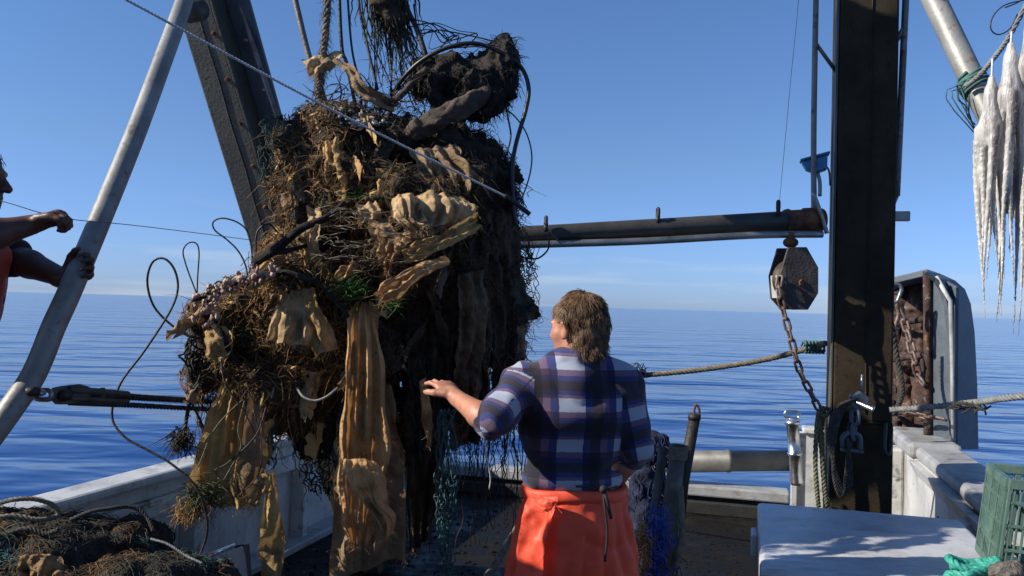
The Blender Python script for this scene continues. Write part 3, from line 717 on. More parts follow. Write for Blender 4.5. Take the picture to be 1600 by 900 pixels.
# curved outer shoe
prof = [(1529, 702), (1527, 600), (1523, 520), (1517, 475), (1508, 452), (1492, 438), (1470, 428), (1450, 421)]
sh = MB()
out_ = [at(x, y, 6.2-.0*(i)) for i, (x, y) in enumerate(prof)]
inn = [at(x, y, 5.95) for x, y in [(1490, 702), (1489, 600), (1487, 530), (1483, 490), (1478, 466), (1472, 448), (1462, 434), (1448, 424)]]
for i in range(7):
    a, b, c, d = inn[i], out_[i], out_[i+1], inn[i+1]
    nr = (b-a).cross(d-a).normalized(); nr = nr if nr.y > 0 else -nr
    sh.prism([a, b, c, d], nr*.03)
part('outer_shoe', sh, m_doorg, t, False)
part('frame_bar', MB().tube(AT([(1449, 702, 6.2), (1449, 560, 6.2), (1448, 424, 6.2)]), .028, 8), m_rustp, t)
part('edge_bar', MB().tube(AT([(1490, 702, 5.93), (1488, 560, 5.93), (1485, 470, 5.93), (1462, 432, 5.98)]), .016, 8), m_white, t)
part('top_hood', MB().prism(AT([(1384, 436, 6.5), (1449, 420, 6.2), (1462, 428, 6.6), (1392, 446, 7.0)]), -ZV*.05), m_doorg, t, False, .006)
for yy in (500, 556, 640): part('rib', MB().tube(AT([(1390, yy+6, 6.8), (1447, yy-2, 6.24)]), .026, 6), m_rustp, rpl)
a, b = at(1396, 690, 6.78), at(1446, 452, 6.5)
F = Field((min(a.x, b.x)-.15, 6.3, a.z-.1), (max(a.x, b.x)+.15, 7.05, b.z+.12), .016)
for i in range(46):
    f_ = random.random(); p = at(1394+54*f_, random.uniform(452, 694), 6.95-.33*f_); F.ell(p, (random.uniform(.02, .07), .03, random.uniform(.05, .16)), .03)
F.noise(.018, 24, 3, 71)
part('barnacle_crust', F.mb(), m_rustp, rpl, kind='stuff')
part('bracket', MB().link(at(1397, 458, 6.1), ZV*.9+RV*.25, AV, .17, .11, .014).tube(AT([(1389, 460, 6.1), (1405, 457, 6.1)]), .013, 8), m_galv, t)
part('strap', MB().tube(spl(AT([(1400, 472, 6.1), (1404, 490, 6.1), (1402, 500, 6.1), (1398, 512, 6.1), (1405, 514, 6.1)]), 16), .016, 8), m_chain, t)
chain(AT([(1395, 470, 6.3), (1412, 500, 6.3), (1428, 560, 6.2), (1436, 590, 6.2), (1446, 600, 6.15)]), .085, .065, .011, 'chain', 'heavy chain draped down the rusty side of the trawl door')
chain(AT([(1400, 640, 6.2), (1440, 650, 6.1), (1470, 654, 5.9), (1492, 664, 5.85)]), .07, .05, .009, 'chain', 'short chain across the foot of the trawl door')
for i, x in enumerate((1392, 1399)): pass
k = MB(); 
k.rope(spl(AT([(1392, 500, 6.0), (1402, 560, 6.0), (1410, 610, 5.9), (1398, 648, 5.8)]), 40), .02)
solo('rope', k, m_netd, 'dark blue rope hanging between thick gantry post and trawl door', 'rope')

# ---------------------------------------------------------------- white box, crate, rope
u0, u1, v0, v1, zt = .055, .98, 3.27, 4.42, .69
t = thing('insulated_box', 'large chipped white insulated fish box in the right foreground', 'box', B((u0+u1)/2, (v0+v1)/2, 0))
bodyp = part('body', MB().bb(u0+.03, u1-.03, v0+.03, v1-.03, 0, zt-.16), m_whitew, t, False, .03)
lid = MB()
zl = zt-.155
for f_ in (0,):
    nU, nV = 22, 22
    top_ = [[B(u0+(u1-u0)*i/nU, v0+(v1-v0)*j/nV, zt+.006*math.sin(3.1*i/nU)*math.sin(3.1*j/nV)+.002*mnoise.noise(Vector((i*.6, j*.6, 2)))) for j in range(nV+1)] for i in range(nU+1)]
    base = [[B(u0+(u1-u0)*i/nU, v0+(v1-v0)*j/nV, zl) for j in range(nV+1)] for i in range(nU+1)]
    vs = [p for r_ in top_ for p in r_]+[p for r_ in base for p in r_]; W_ = nV+1; N_ = (nU+1)*W_; fs = []
    for i in range(nU):
        for j in range(nV):
            a = i*W_+j; fs.append((a, a+W_, a+W_+1, a+1)); fs.append((N_+a, N_+a+1, N_+a+W_+1, N_+a+W_))
    for i in range(nU):
        a = i*W_; fs.append((a, N_+a, N_+a+W_, a+W_)); a = i*W_+nV; fs.append((a+W_, N_+a+W_, N_+a, a))
    for j in range(nV):
        a = j; fs.append((a+1, N_+a+1, N_+a, a)); a = nU*W_+j; fs.append((a, N_+a, N_+a+1, a+1))
    lid.add(vs, fs)
m_lid = M('box_lid_paint', [(.42, .42, .42), (.54, .54, .55), (.60, .60, .61)], 4, .42, bump=.1, stain=[((.30, .29, .29), 5, .54, .74, (.5, 1.4, 1)), ((.22, .20, .18), 30, .60, .70), ((.05, .045, .04), 42, .66, .70)])
lidp = part('lid', lid, m_lid, t, False, .02)
part('latch', MB().bb(.44, .57, v0-.012, v0+.002, zt-.30, zt-.075), m_rustp, bodyp, False, .006)
part('side_latch', MB().bb(u0-.03, u0+.0, v1-.28, v1-.12, zt-.20, zt-.10), m_white, bodyp, False, .008)
ck = MB()
pts = []
for i in range(46):
    f_ = i/45; pts.append(B(u0+.01+f_*.62, v0-.002, zt-.028-.045*max(0, f_-.45)*2+.007*mnoise.noise(Vector((f_*9, 0, 0)))+(.0 if f_ < .9 else -.25*(f_-.9))))
ck.tube(pts, [.0035+.003*abs(mnoise.noise(Vector((i*.35, 3, 0)))) for i in range(46)], 5)
ck.tube(spl([pts[33], pts[33]+Vector((.012, 0, .012)), pts[33]+Vector((.012, 0, .03))], 6), .002, 4)
ck.tube(spl([B(u0+.005, v0-.002, zt-.03), B(u0+.006, v0-.002, zt-.09), B(u0+.0, v0-.002, zt-.15)], 6), .0035, 4)
ck.tube(spl([B(.55, v0+.05, zt+.004), B(.63, v0+.06, zt+.005), B(.70, v0+.045, zt+.004), B(.76, v0+.055, zt+.004)], 16), .0025, 4)
part('crack', ck, m_black, lidp)
for (uu, zz) in ((.14, .06), (.22, .09), (.30, .05), (.36, .10), (.62, .08), (.74, .12)):
    part('chip', MB().ball(B(uu, v0-.001, zt-zz), .006, 4), m_black, lidp)

# crate: built from real slats
def crate(c, ux, uy, w, d, h, label, ZV=ZV):
    t = thing('crate', label, 'crate', c)
    def side(p, ax, L, nrm, name):
        k = MB(); th = .012
        def bar(x0, x1, z0, z1, tt=th, off=0): k.box(p+ax*((x0+x1)/2)+ZV*((z0+z1)/2)+nrm*off, (x1-x0, tt, z1-z0), (ax, nrm, ZV))
        bar(0, L, h-.035, h, .022); bar(0, L, 0, .03, .016)
        for z in (.27, .52, .76): bar(.004, L-.004, h*z-.006, h*z+.006, .013)
        n = max(3, int(L/.105)); 
        for i in range(n+1): bar(max(0, L*i/n-.011), min(L, L*i/n+.011), .03, h-.035, .017)
        for i in range(n):
            for j in range(1, 5):
                x = L*(i+j/5)/n
                if i % 3 == 1 and h*.52 < .26: pass
                bar(x-.0035, x+.0035, .03, h-.035, .009)
        if L > .3: bar(L/n*1+.02, L/n*2-.0, h*.30, h*.50, .011, -.002)
        return part(name, k, m_crate, t, False, .0015)
    side(c, ux, w, uy, 'front_side'); side(c+uy*d, ux, w, uy, 'rear_side')
    side(c+uy*.011, uy, d-.022, ux, 'end_side'); side(c+ux*w+uy*.011, uy, d-.022, ux, 'end_side')
    k = MB()
    for i in range(9): k.box(c+ux*(w*(i+.5)/9)+uy*d/2+ZV*.006, (w/13, d-.03, .01), (ux, uy, ZV))
    part('bottom', k, m_crate, t, False)
    return t
ph = R(-19); cux = Vector((math.cos(ph), math.sin(ph), 0)); cuy = Vector((-math.sin(ph), math.cos(ph), 0))
cr0 = at(1556, 903, 3.10); cr0.z = zt+.010; tl = R(6.5); cuz = ZV*math.cos(tl)+cux*math.sin(tl); cux = cux*math.cos(tl)-ZV*math.sin(tl)*.12
crate(cr0, cux, cuy, .56, .36, .36, 'pale green slatted plastic crate standing on the white box corner', cuz)
# turquoise rope beside the crate
k = MB(); c0 = at(1518, 890, 3.06); c0.z = zt+.02
for i, (rr_, dz) in enumerate(((.07, 0), (.055, .024), (.068, .042))):
    k.rope([c0+Vector((math.cos(a_)*rr_*1.15, math.sin(a_)*rr_*.8, dz+.012*math.sin(a_*2+i))) for a_ in [j*2*math.pi/40*(1.0) for j in range(41)]], .0155)
k.rope(spl([c0+Vector((.09, 0, .06)), c0+Vector((.06, -.05, .05)), c0+Vector((-.04, -.06, .02)), c0+Vector((-.09, -.14, -.08)), c0+Vector((-.08, -.18, -.2))], 40), .0155)
solo('rope_coil', k, m_teal, 'turquoise rope coil on the white box against the green crate', 'rope')
F = Field(at(1575, 897, 2.95)-Vector((.09, .08, .07)), at(1575, 897, 2.95)+Vector((.09, .08, .09)), .006)
F.ell(at(1572, 899, 2.95), (.06, .05, .05), .02).ell(at(1590, 893, 2.98), (.035, .04, .03), .02); F.noise(.010, 26, 4, 5)
solo('rag', F.mb(), M('grey_fleece', [(.08, .07, .06), (.14, .125, .11), (.2, .185, .165)], 30, .95, bump=.8, bscale=120), 'fuzzy grey wad of rag in front of the green crate', 'rag')

# poles, blue netting and roller gear behind the man's right side
k = thing('pole', 'short black pole with wire loop top standing behind the man', 'pole', at(1062, 800, 4.4))
part('shaft', MB().tube(AT([(1060, 815, 4.4), (1066, 757, 4.4), (1086, 650, 4.4)]), [.034, .034, .029], 14), m_wire, k)
part('loop', MB().tube(spl(AT([(1084, 652, 4.4), (1085, 640, 4.4), (1088, 632, 4.4), (1093, 642, 4.4), (1090, 652, 4.4)]), 16), .006, 6), m_rust, k)
part('collar', MB().lathe(at(1085, 656, 4.4), ZV, [(0, .033), (.03, .033)], 12), m_wire, k)
k = thing('pole', 'thick muddy pole with rope wound round its top behind the man', 'pole', at(1030, 960, 3.8))
shf = part('shaft', MB().tube(AT([(1028, 960, 3.8), (1042, 860, 3.88), (1050, 780, 3.95), (1060, 700, 4.05)]), [.046, .045, .042, .036], 14), m_pole, k)
q = MB(); a, b = at(1058, 718, 4.03), at(1061, 696, 4.06); 
for i in range(60): pass
q.rope([a.lerp(b, i/70)+Vector((math.cos(i*.6)*.042, math.sin(i*.6)*.042, 0)) for i in range(70)], .007)
part('rope_wrap', q, m_rope, shf)
part('net_edge', MB().tube(spl(AT([(1064, 760, 3.9), (1066, 830, 3.85), (1056, 890, 3.8)]), 20), [.012, .008, .014], 6), m_rope, k)
k = thing('pole', 'slim brown pole leaning beside the thick muddy pole', 'pole', at(1005, 960, 3.75))
part('shaft', MB().tube(AT([(1006, 960, 3.75), (1022, 800, 3.95), (1036, 700, 4.1)]), .021, 12), m_pole, k)
q = MB()
for i in range(9):
    p = at(1022-i*1.6, 812+i*11, 3.9-.02*i); q.ball(p, .028, 6, (1, 1, .8))
part('float_row', q, m_gold, k)
F = Field(at(1020, 900, 4.4)-Vector((.35, .6, .2)), at(1020, 690, 4.4)+Vector((.35, .5, .25)), .012)
for (x, y, d_, r_) in ((1000, 705, 4.35, .045), (1018, 700, 4.35, .05), (1035, 706, 4.35, .05), (1004, 760, 4.3, .07), (1030, 770, 4.3, .06), (1010, 830, 4.25, .09), (1040, 850, 4.2, .07), (1020, 900, 4.15, .1)):
    F.ell(at(x, y, d_), (r_, r_*.8, r_*1.7), .05)
F.noise(.016, 16, 4, 3)
t = thing('net_heap', 'dark blue net draped over the stern behind the poles', 'net', at(1020, 900, 4.3))
hb = F.mb(); part('net', hb, m_netb if False else M('navy_net', [(.004, .006, .016), (.008, .012, .035), (.02, .03, .075)], 14, .9, bump=.7, bscale=60), t)
q = MB(); V_, Q_ = hb.np; rng = np.random.default_rng(3); P_, N_2 = surf_samples(V_, Q_, 260, rng)
for p, n_ in zip(P_, N_2):
    p = Vector(p); n_ = Vector(n_); q.tube(spl([p, p+n_*.015+Vector((random.gauss(0, .02), 0, -.03)), p+Vector((random.gauss(0, .03), -.01, -.08))], 5), .003, 4)
part('strand', q, m_netb, t, kind='stuff')
for (x, y, mt_, nm, lb) in ((1026, 845, M('cobalt_twine', [(.008, .022, .16), (.015, .05, .36), (.06, .12, .45)], 30, .6), 'twine_tangle', 'bright blue twine tangle between the slim and thick poles'),
                            (1004, 850, M('red_twine', [(.4, .03, .02), (.5, .25, .05), (.1, .35, .1)], 60, .6), 'twine_tangle', 'red yellow and green twine scraps on the slim pole foot')):
    q = MB(); W2 = (.045, .15) if 'blue' in lb else (.02, .11)
    for i in range(120 if 'blue' in lb else 60):
        p = at(x, y, 3.72)+Vector((random.gauss(0, W2[0]*.6), random.gauss(0, .02), random.uniform(-W2[1], W2[1])))
        q.tube(spl([p, p+Vector((random.gauss(0, .014), random.gauss(0, .015), random.gauss(0, .02))), p+Vector((random.gauss(0, .022), random.gauss(0, .015), random.gauss(-.025, .02))), p+Vector((random.gauss(0, .025), random.gauss(0, .015), random.gauss(-.04, .03)))], 12), .0022, 5)
    solo(nm, q, mt_, lb, 'twine')

# ---------------------------------------------------------------- unseen overhead canopy, added to shade the foreground
t = thing('shade_canopy', 'unseen canopy added overhead to shade the foreground', 'shade_canopy', B(-1, -1, 2.5))
part('canopy', MB().bb(-3.15, 1.3, -3.2, 1.25, 2.62, 2.68), m_capw, t, False, .01)
for uu in (-3.4, 1.2):
    for vv in (-3.1, -.6): part('upright', MB().bb(uu-.03, uu+.03, vv-.03, vv+.03, 0, 2.618), m_galv, t, False, .004)
# ================================================================ THE HAUL: tangled debris
rng = np.random.default_rng(11)
def pxr(r, Y): return r*Y/F_PX
LUMPS = [(520, 235, 75, 55, 3.62, .22), (600, 230, 90, 50, 3.68, .26), (690, 255, 85, 60, 3.72, .28), (560, 300, 110, 60, 3.62, .32), (730, 320, 75, 80, 3.72, .30),
         (520, 360, 80, 70, 3.55, .30), (640, 350, 105, 80, 3.58, .38), (600, 430, 110, 60, 3.55, .38), (700, 410, 75, 80, 3.68, .26), (762, 410, 34, 80, 3.78, .16),
         (470, 430, 60, 60, 3.45, .25), (470, 500, 75, 60, 3.42, .26), (400, 470, 50, 40, 3.38, .18), (345, 510, 38, 42, 3.36, .15), (310, 570, 18, 42, 3.36, .08),
         (370, 580, 50, 40, 3.38, .18), (440, 590, 70, 45, 3.42, .22), (560, 530, 90, 70, 3.52, .30), (650, 500, 70, 70, 3.62, .22), (735, 520, 34, 60, 3.74, .10),
         (470, 640, 40, 34, 3.45, .15), (660, 600, 28, 60, 3.66, .08), (795, 500, 14, 40, 3.78, .08), (455, 230, 26, 34, 3.6, .12), (745, 255, 45, 30, 3.72, .15), (790, 290, 14, 50, 3.75, .08)]
pts = [at(l[0], l[1], l[4]) for l in LUMPS]
lo = Vector((min(p.x for p in pts)-.45, min(p.y for p in pts)-.5, min(p.z for p in pts)-.4)); hi = Vector((max(p.x for p in pts)+.4, max(p.y for p in pts)+.5, max(p.z for p in pts)+.35))
F = Field(lo, hi, .0135)
for l, p in zip(LUMPS, pts):
    F.ell(p, (pxr(l[2], l[4])*.92, l[5], pxr(l[3], l[4])*.92), .05)
F.noise(.055, 7, 3, 1); F.noise(.028, 19, 3, 9)
core = F.mb()
haul = thing('debris_tangle', 'huge hanging tangle of brown fibres, weed and mud hauled up by the net', 'debris', at(580, 700, 3.6))
part('matted_core', core, m_core, haul)
V_, Q_ = core.np
# gradient check: make normals face outwards
P_, N_ = surf_samples(V_, Q_, 15000, rng)
cen = V_.mean(0)
if ((P_-cen)*N_).sum() < 0: N_ = -N_
def tuft(k, p, n_, L, r, droop, seg=4, sides=3, wig=.35):
    d = (n_*.8+Vector((random.gauss(0, .5), random.gauss(0, .5), random.gauss(-.1, .5)))).normalized()
    P = [p-n_*.01]; s = L/seg
    for i in range(seg):
        d = (d+Vector((random.gauss(0, wig), random.gauss(0, wig), random.gauss(-droop, wig)))).normalized()
        P.append(P[-1]+d*s)
    k.tube(P, [r*(1-.75*i/seg) for i in range(seg+1)], sides, cap=False)
fb = {k: MB() for k in ('d', 'b', 'g', 'o')}
for p, n_ in zip(P_, N_):
    pv = Vector(p); nv = Vector(n_)
    w = mnoise.noise(pv*3.2)+.5*mnoise.noise(pv*9)
    left = max(-.62, min(.5, (pv.x+.50)*-1.6))        # fibres get darker to the right of the haul, more golden to the left
    g = w+left*.8+random.gauss(0, .22)-max(0, min(.55, (pv.z-2.12)*1.7))
    key = 'g' if g > .34 else ('b' if g > -.08 else 'd')
    if mnoise.noise(pv*4.1+Vector((9, 3, 1))) > .42 and random.random() < .6: key = 'o'
    tuft(fb[key], pv, nv, random.uniform(.03, .11) if random.random() < .93 else random.uniform(.11, .22), random.uniform(.0009, .0024), .5, wig=.5)
for k_, mt_ in (('d', m_fbd), ('b', m_fbb), ('g', m_fbg), ('o', m_fbo)):
    part('fibre', fb[k_], mt_, haul, True, kind='stuff')
# finer strands lying flat against the mass, like shredded netting
P_, N_ = surf_samples(V_, Q_, 9000, rng)
if ((P_-cen)*N_).sum() < 0: N_ = -N_
fl_ = {k: MB() for k in ('d', 'b', 'g', 'o')}
for p, n_ in zip(P_, N_):
    pv, nv = Vector(p), Vector(n_)
    tg = Vector((random.gauss(0, .8), random.gauss(0, .8), random.gauss(-.2, 1))); tg = (tg-nv*tg.dot(nv)).normalized(); L = random.uniform(.02, .08)
    sd = nv.cross(tg)
    g = mnoise.noise(pv*3.2)+.5*mnoise.noise(pv*9)+max(-.62, min(.5, (pv.x+.50)*-1.6))+random.gauss(0, .3)-max(0, min(.6, (pv.z-2.12)*1.7))
    key = 'g' if g > .5 else ('b' if g > -.1 else 'd')
    if random.random() < .12: key = 'o'
    fl_[key].tube(spl([pv-tg*L-nv*.004, pv-tg*L*.4+nv*random.uniform(.004, .03)+sd*random.gauss(0, .012), pv+tg*L*.4+nv*random.uniform(.004, .03)+sd*random.gauss(0, .012), pv+tg*L-nv*.002], 7), random.uniform(.0007, .0017), 3, cap=False)
for k_, mt_ in (('d', m_fbd), ('b', m_fbb), ('g', m_fbg), ('o', m_fbo)): part('net_strand', fl_[k_], mt_, haul, True, kind='stuff')
# scraps of bark, rag and leaf caught all over it
P_, N_ = surf_samples(V_, Q_, 4200, rng)
if ((P_-cen)*N_).sum() < 0: N_ = -N_
scr = {k: MB() for k in ('t', 'b', 'd', 's')}
for p, n_ in zip(P_, N_):
    pv, nv = Vector(p), Vector(n_)
    w = mnoise.noise(pv*4+Vector((5, 5, 5)))+max(-.7, min(.45, -(pv.x+.5)*1.6))+random.gauss(0, .3)
    if pv.x > -.42 and random.random() < .75: continue
    key = 't' if w > .5 else ('b' if w > -.05 else 'd')
    sz = random.uniform(.003, .0095)
    pale = mnoise.noise(pv*5+Vector((1, 8, 2)))
    if pale > .34 and pv.x < -.3 and random.random() < .35: key = 's'; sz *= .6
    a = Vector((random.gauss(0, 1), random.gauss(0, 1), random.gauss(0, 1))); a = (a-nv*a.dot(nv)*.6).normalized(); b = (nv*.4+a.cross(nv)).normalized()
    c = pv+nv*random.uniform(.004, .03); k = scr[key]
    n0 = a.cross(b).normalized(); el_ = random.uniform(1.2, 5)
    vs = []
    for i in range(3):
        for j in range(3):
            vs.append(c+a*((i-1)*sz*el_*random.uniform(.6, 1.25))+b*((j-1)*sz*.7*random.uniform(.3, 1.2))+n0*(sz*random.gauss(0, .4)))
    k.add(vs, [(i*3+j, i*3+j+1, (i+1)*3+j+1, (i+1)*3+j) for i in range(2) for j in range(2)])
for k_, mt_, nm in (('t', m_gold, 'rag_scrap'), ('b', m_fbb, 'bark_scrap'), ('d', m_fbd, 'mud_scrap'), ('s', m_shell, 'pale_growth')):
    part(nm, scr[k_], mt_, haul, True, kind='stuff')
# rags and mats draped over the face of the haul
P_, N_ = surf_samples(V_, Q_, 1400, rng)
if ((P_-cen)*N_).sum() < 0: N_ = -N_
cnt_ = 0; used_ = []
for p, n_ in zip(P_, N_):
    pv, nv = Vector(p), Vector(n_)
    if nv.y > -.1 or cnt_ >= 92 or any((pv-q).length < .075 for q in used_): continue
    used_.append(pv); cnt_ += 1
    rs = random.Random(cnt_*7)
    right = pv.x > -.45
    wd_, ln_ = rs.uniform(.03, .09), rs.uniform(.07, .2)*(1.5 if right else 1)
    sd = Vector((nv.y, -nv.x, 0)); sd = sd.normalized() if sd.length > .01 else Vector((1, 0, 0))
    if sd.x < 0: sd = -sd
    fall = (-ZV+nv*max(0, nv.z)*.9+sd*rs.gauss(0, .35)).normalized()
    k = MB(); R_, C_ = 14, 9
    for i in range(R_):
        for j in range(C_):
            s_, t_ = j/(C_-1)-.5, i/(R_-1)
            ww = wd_*(1-.45*t_+.5*mnoise.noise(Vector((t_*3, cnt_, 0))))
            q = pv+sd*(s_*ww)+fall*(ln_*t_)+nv*(.03+.012*math.sin(s_*9+t_*3+cnt_)+.02*mnoise.noise(Vector((s_*3+cnt_, t_*5, 1.3)))+.012*mnoise.noise(Vector((s_*9+cnt_, t_*12, 4.3)))-.03*(abs(s_)*2)**2)
            if i == R_-1: q = q+fall*rs.uniform(-.02, .02)
            k.v.append(q)
    for i in range(R_-1):
        for j in range(C_-1):
            if mnoise.noise(Vector((j*.5+cnt_*3, i*.4, 0))) > .45: continue
            k.f.append((i*C_+j, i*C_+j+1, (i+1)*C_+j+1, (i+1)*C_+j))
    mt_ = m_umber if (right and rs.random() < .93) else rs.choice((m_grey, m_umber, m_fbb, m_gold, m_orange, m_gold, m_tan))
    part('caught_rag', k, mt_, haul)
# long strands dangling from the underside
q = MB(); q2 = MB(); q3 = MB()
def dangle(k, px, py, Y, Lpx, r, wob=9, n=14):
    P = []; x = px
    for i in range(n):
        P.append(at(x, py+Lpx*i/(n-1), Y+random.gauss(0, .01))); x += random.gauss(0, wob*.4)
    k.tube(P, [r, r*.6], 4)
for i in range(330):
    px = random.choice((random.uniform(300, 430), random.uniform(430, 560), random.uniform(560, 830), random.uniform(630, 830)))
    py = {0: 590, 1: 610, 2: 600}[0 if px < 420 else (1 if px < 620 else 2)]+random.uniform(-60, 70)
    L = random.uniform(30, 130) if px < 620 else random.uniform(60, 240)
    Y = random.uniform(3.35, 3.55) if px < 560 else random.uniform(3.5, 3.85)
    dangle(random.choice((q, q, q2, q3)), px, py, Y, L, random.uniform(.0015, .004))
for i in range(240):           # wisps fraying off the right edge
    px = random.choice((random.uniform(770, 812), random.uniform(796, 826), random.uniform(740, 800))); py = random.uniform(250, 580)
    if px > 812 and py < 340: continue
    dangle(random.choice((q, q2, q3)), px, py, random.uniform(3.55, 3.75), random.uniform(20, 70), random.uniform(.0012, .003), wob=16, n=9)
part('dangling_strand', q, m_fbd, haul, kind='stuff'); part('dangling_strand', q2, m_netd, haul, kind='stuff'); part('dangling_strand', q3, m_fbb, haul, kind='stuff')

# ---- sheets of cloth
def sheet(Lp, Rp, rows, cols, folds, amp, seed, hole=0, rag=.25, crumple=.02, cs=9, bulge=0, twist=0):
    rs = random.Random(seed); L, Rr = spl(AT(Lp), rows), spl(AT(Rp), rows); k = MB()
    ph = rs.uniform(0, 6)
    off = Vector((seed*1.37, seed*.71, seed*2.11)); width = sum((a-b).length for a, b in zip(L, Rr))/rows
    for i in range(rows):
        dn_ = (L[min(i+1, rows-1)]+Rr[min(i+1, rows-1)]-L[max(i-1, 0)]-Rr[max(i-1, 0)])
        ac = Rr[i]-L[i]; nr = ac.cross(dn_); nr = nr.normalized() if nr.length > 1e-7 else Vector((0, -1, 0))
        if nr.y > 0: nr = -nr
        t = i/(rows-1)
        for j in range(cols):
            s = j/(cols-1)
            e = mnoise.noise(Vector((t*6, 0 if s < .5 else 7, seed)))*.10*(abs(s-.5)*2)**3
            p = L[i].lerp(Rr[i], s+e*(1 if s > .5 else -1)*rag*3)
            w = 1.9*mnoise.noise(Vector((s*folds*2.1+ph, t*2.4, seed*1.7)))+.35*math.sin(2*math.pi*folds*s+ph+3*mnoise.noise(Vector((t*1.5, s*2, seed*.3))))
            w2 = 1.5*mnoise.noise(Vector((s*folds*5+ph, t*6+s*2, seed*2.3)))
            p = p+nr*(amp*(w+.4*w2)*(.35+.65*min(1, t*2))+bulge*math.sin(math.pi*s))
            cr_ = mnoise.noise(p*cs+off)+.5*mnoise.noise(p*cs*2.3+off)
            rid = 1-abs(mnoise.noise(p*cs*1.6+off*2))*2
            p = p+nr*(crumple*(cr_*.8+rid*.4))+dn_.normalized()*(rag*.10*width*mnoise.noise(Vector((s*7, seed, t*2))) if i > rows*.9 else 0)
            p = p+nr*(crumple*.22*(1-abs(mnoise.noise(p*31+off))*3))
            if i == rows-1: p = p+dn_.normalized()*rs.uniform(-.2, .5)*rag*.12*max(width, .1)
            k.v.append(p)
    for i in range(rows-1):
        for j in range(cols-1):
            if hole and mnoise.noise(Vector((j*.37+seed, i*.21, seed)))*.5+.5 > 1-hole and 0 < i: continue
            a = i*cols+j; k.f.append((a, a+1, a+cols+1, a+cols))
    # frayed threads along the free edges
    for _ in range(int(26+60*min(width, .3)/.3)):
        i, j = (rows-1, rs.randrange(cols)) if rs.random() < .6 else (rs.randrange(rows//3, rows), rs.choice((0, cols-1)))
        p = k.v[i*cols+j]; l = rs.uniform(.008, .035)
        k.tube(spl([p, p+Vector((rs.gauss(0, .4), rs.gauss(-.1, .3), -.6))*l*.6, p+Vector((rs.gauss(0, .6), rs.gauss(-.1, .4), -1))*l], 4), .0007, 3, cap=False)
    return k
GS = 'rags caught in the hanging tangle'
def rag(name, label, mat, *a, **kw):
    k = sheet(*a, **kw); o = solo(name, k, mat, label, 'cloth', GS)
    return o
rag('hanging_cloth', 'longest hanging cloth strip, ochre at its top, in the middle of the tangle', m_orange, [(560, 478, 3.2), (544, 500, 3.13), (541, 560, 3.12), (534, 650, 3.14), (528, 740, 3.16), (534, 800, 3.17), (546, 846, 3.18)], [(578, 476, 3.2), (592, 500, 3.14), (600, 560, 3.14), (604, 650, 3.16), (602, 740, 3.2), (590, 800, 3.2), (576, 850, 3.2)], 110, 48, 3.0, .03, 1, crumple=.018, cs=6, rag=.6)
rag('hanging_cloth', 'broad greyish brown cloth hanging lowest behind the longest strip', m_grey, [(546, 600, 3.22), (530, 690, 3.23), (522, 780, 3.24), (516, 905, 3.25)], [(612, 600, 3.24), (626, 690, 3.26), (634, 780, 3.28), (632, 868, 3.3)], 70, 34, 2.0, .026, 2, crumple=.03, cs=6)
rag('hanging_cloth', 'torn ochre flap lit by the sun at the foot of the longest strip', m_orange, [(537, 718, 3.09), (541, 745, 3.08), (562, 776, 3.07), (592, 812, 3.06), (602, 830, 3.06)], [(588, 722, 3.11), (602, 746, 3.08), (606, 780, 3.06), (620, 806, 3.05), (612, 834, 3.06)], 50, 34, 2.4, .022, 3, crumple=.016, bulge=.03)
rag('hanging_cloth', 'wide golden brown cloth hanging at the left of the tangle over the bulwark', m_gold, [(348, 590, 3.25), (326, 650, 3.22), (308, 700, 3.2), (300, 750, 3.2), (316, 792, 3.2)], [(398, 585, 3.3), (404, 650, 3.28), (412, 710, 3.26), (416, 760, 3.26), (408, 790, 3.26)], 90, 48, 3.2, .03, 4, crumple=.018, cs=7)
rag('hanging_cloth', 'brown fold of cloth overlapping the wide golden brown cloth', m_grey, [(388, 620, 3.2), (380, 670, 3.17), (372, 720, 3.16), (366, 760, 3.18)], [(412, 615, 3.24), (416, 660, 3.22), (418, 720, 3.22), (400, 778, 3.22)], 50, 16, 1.2, .016, 5, crumple=.012)
rag('hanging_cloth', 'narrow yellow rag hanging lowest left of the longest strip', m_gold, [(418, 740, 3.3), (410, 800, 3.3), (405, 850, 3.3), (408, 900, 3.3)], [(430, 738, 3.32), (438, 800, 3.32), (446, 850, 3.32), (438, 904, 3.32)], 50, 14, 1.0, .014, 6, crumple=.014)
rag('hanging_cloth', 'small yellow tip of rag below the brown fold of cloth', m_gold, [(402, 742, 3.17), (386, 765, 3.16), (386, 784, 3.16)], [(418, 738, 3.18), (416, 758, 3.17), (400, 790, 3.16)], 20, 10, 1, .01, 7)
rag('caught_cloth', 'square buff cloth patch stretched on the left face of the tangle', m_tan, [(436, 462, 3.16), (428, 490, 3.13), (420, 522, 3.10), (418, 532, 3.10)], [(486, 456, 3.22), (492, 490, 3.16), (500, 520, 3.13), (498, 541, 3.13)], 48, 44, 3.0, .016, 8, crumple=.014, cs=9, bulge=.025)
rag('caught_cloth', 'golden crumpled strip just right of the square buff patch', m_gold, [(470, 452, 3.2), (474, 480, 3.16), (482, 520, 3.14), (492, 552, 3.14)], [(492, 450, 3.2), (500, 480, 3.15), (518, 512, 3.12), (530, 545, 3.13)], 36, 16, 1.5, .02, 9, crumple=.02)
rag('caught_cloth', 'cupped pale buff cloth at the upper centre of the tangle', m_tan, [(612, 314, 3.16), (612, 330, 3.11), (618, 346, 3.09), (642, 364, 3.08)], [(655, 314, 3.2), (662, 332, 3.12), (668, 350, 3.10), (676, 360, 3.1)], 44, 44, 2.6, .020, 10, crumple=.011, cs=9, bulge=.035)
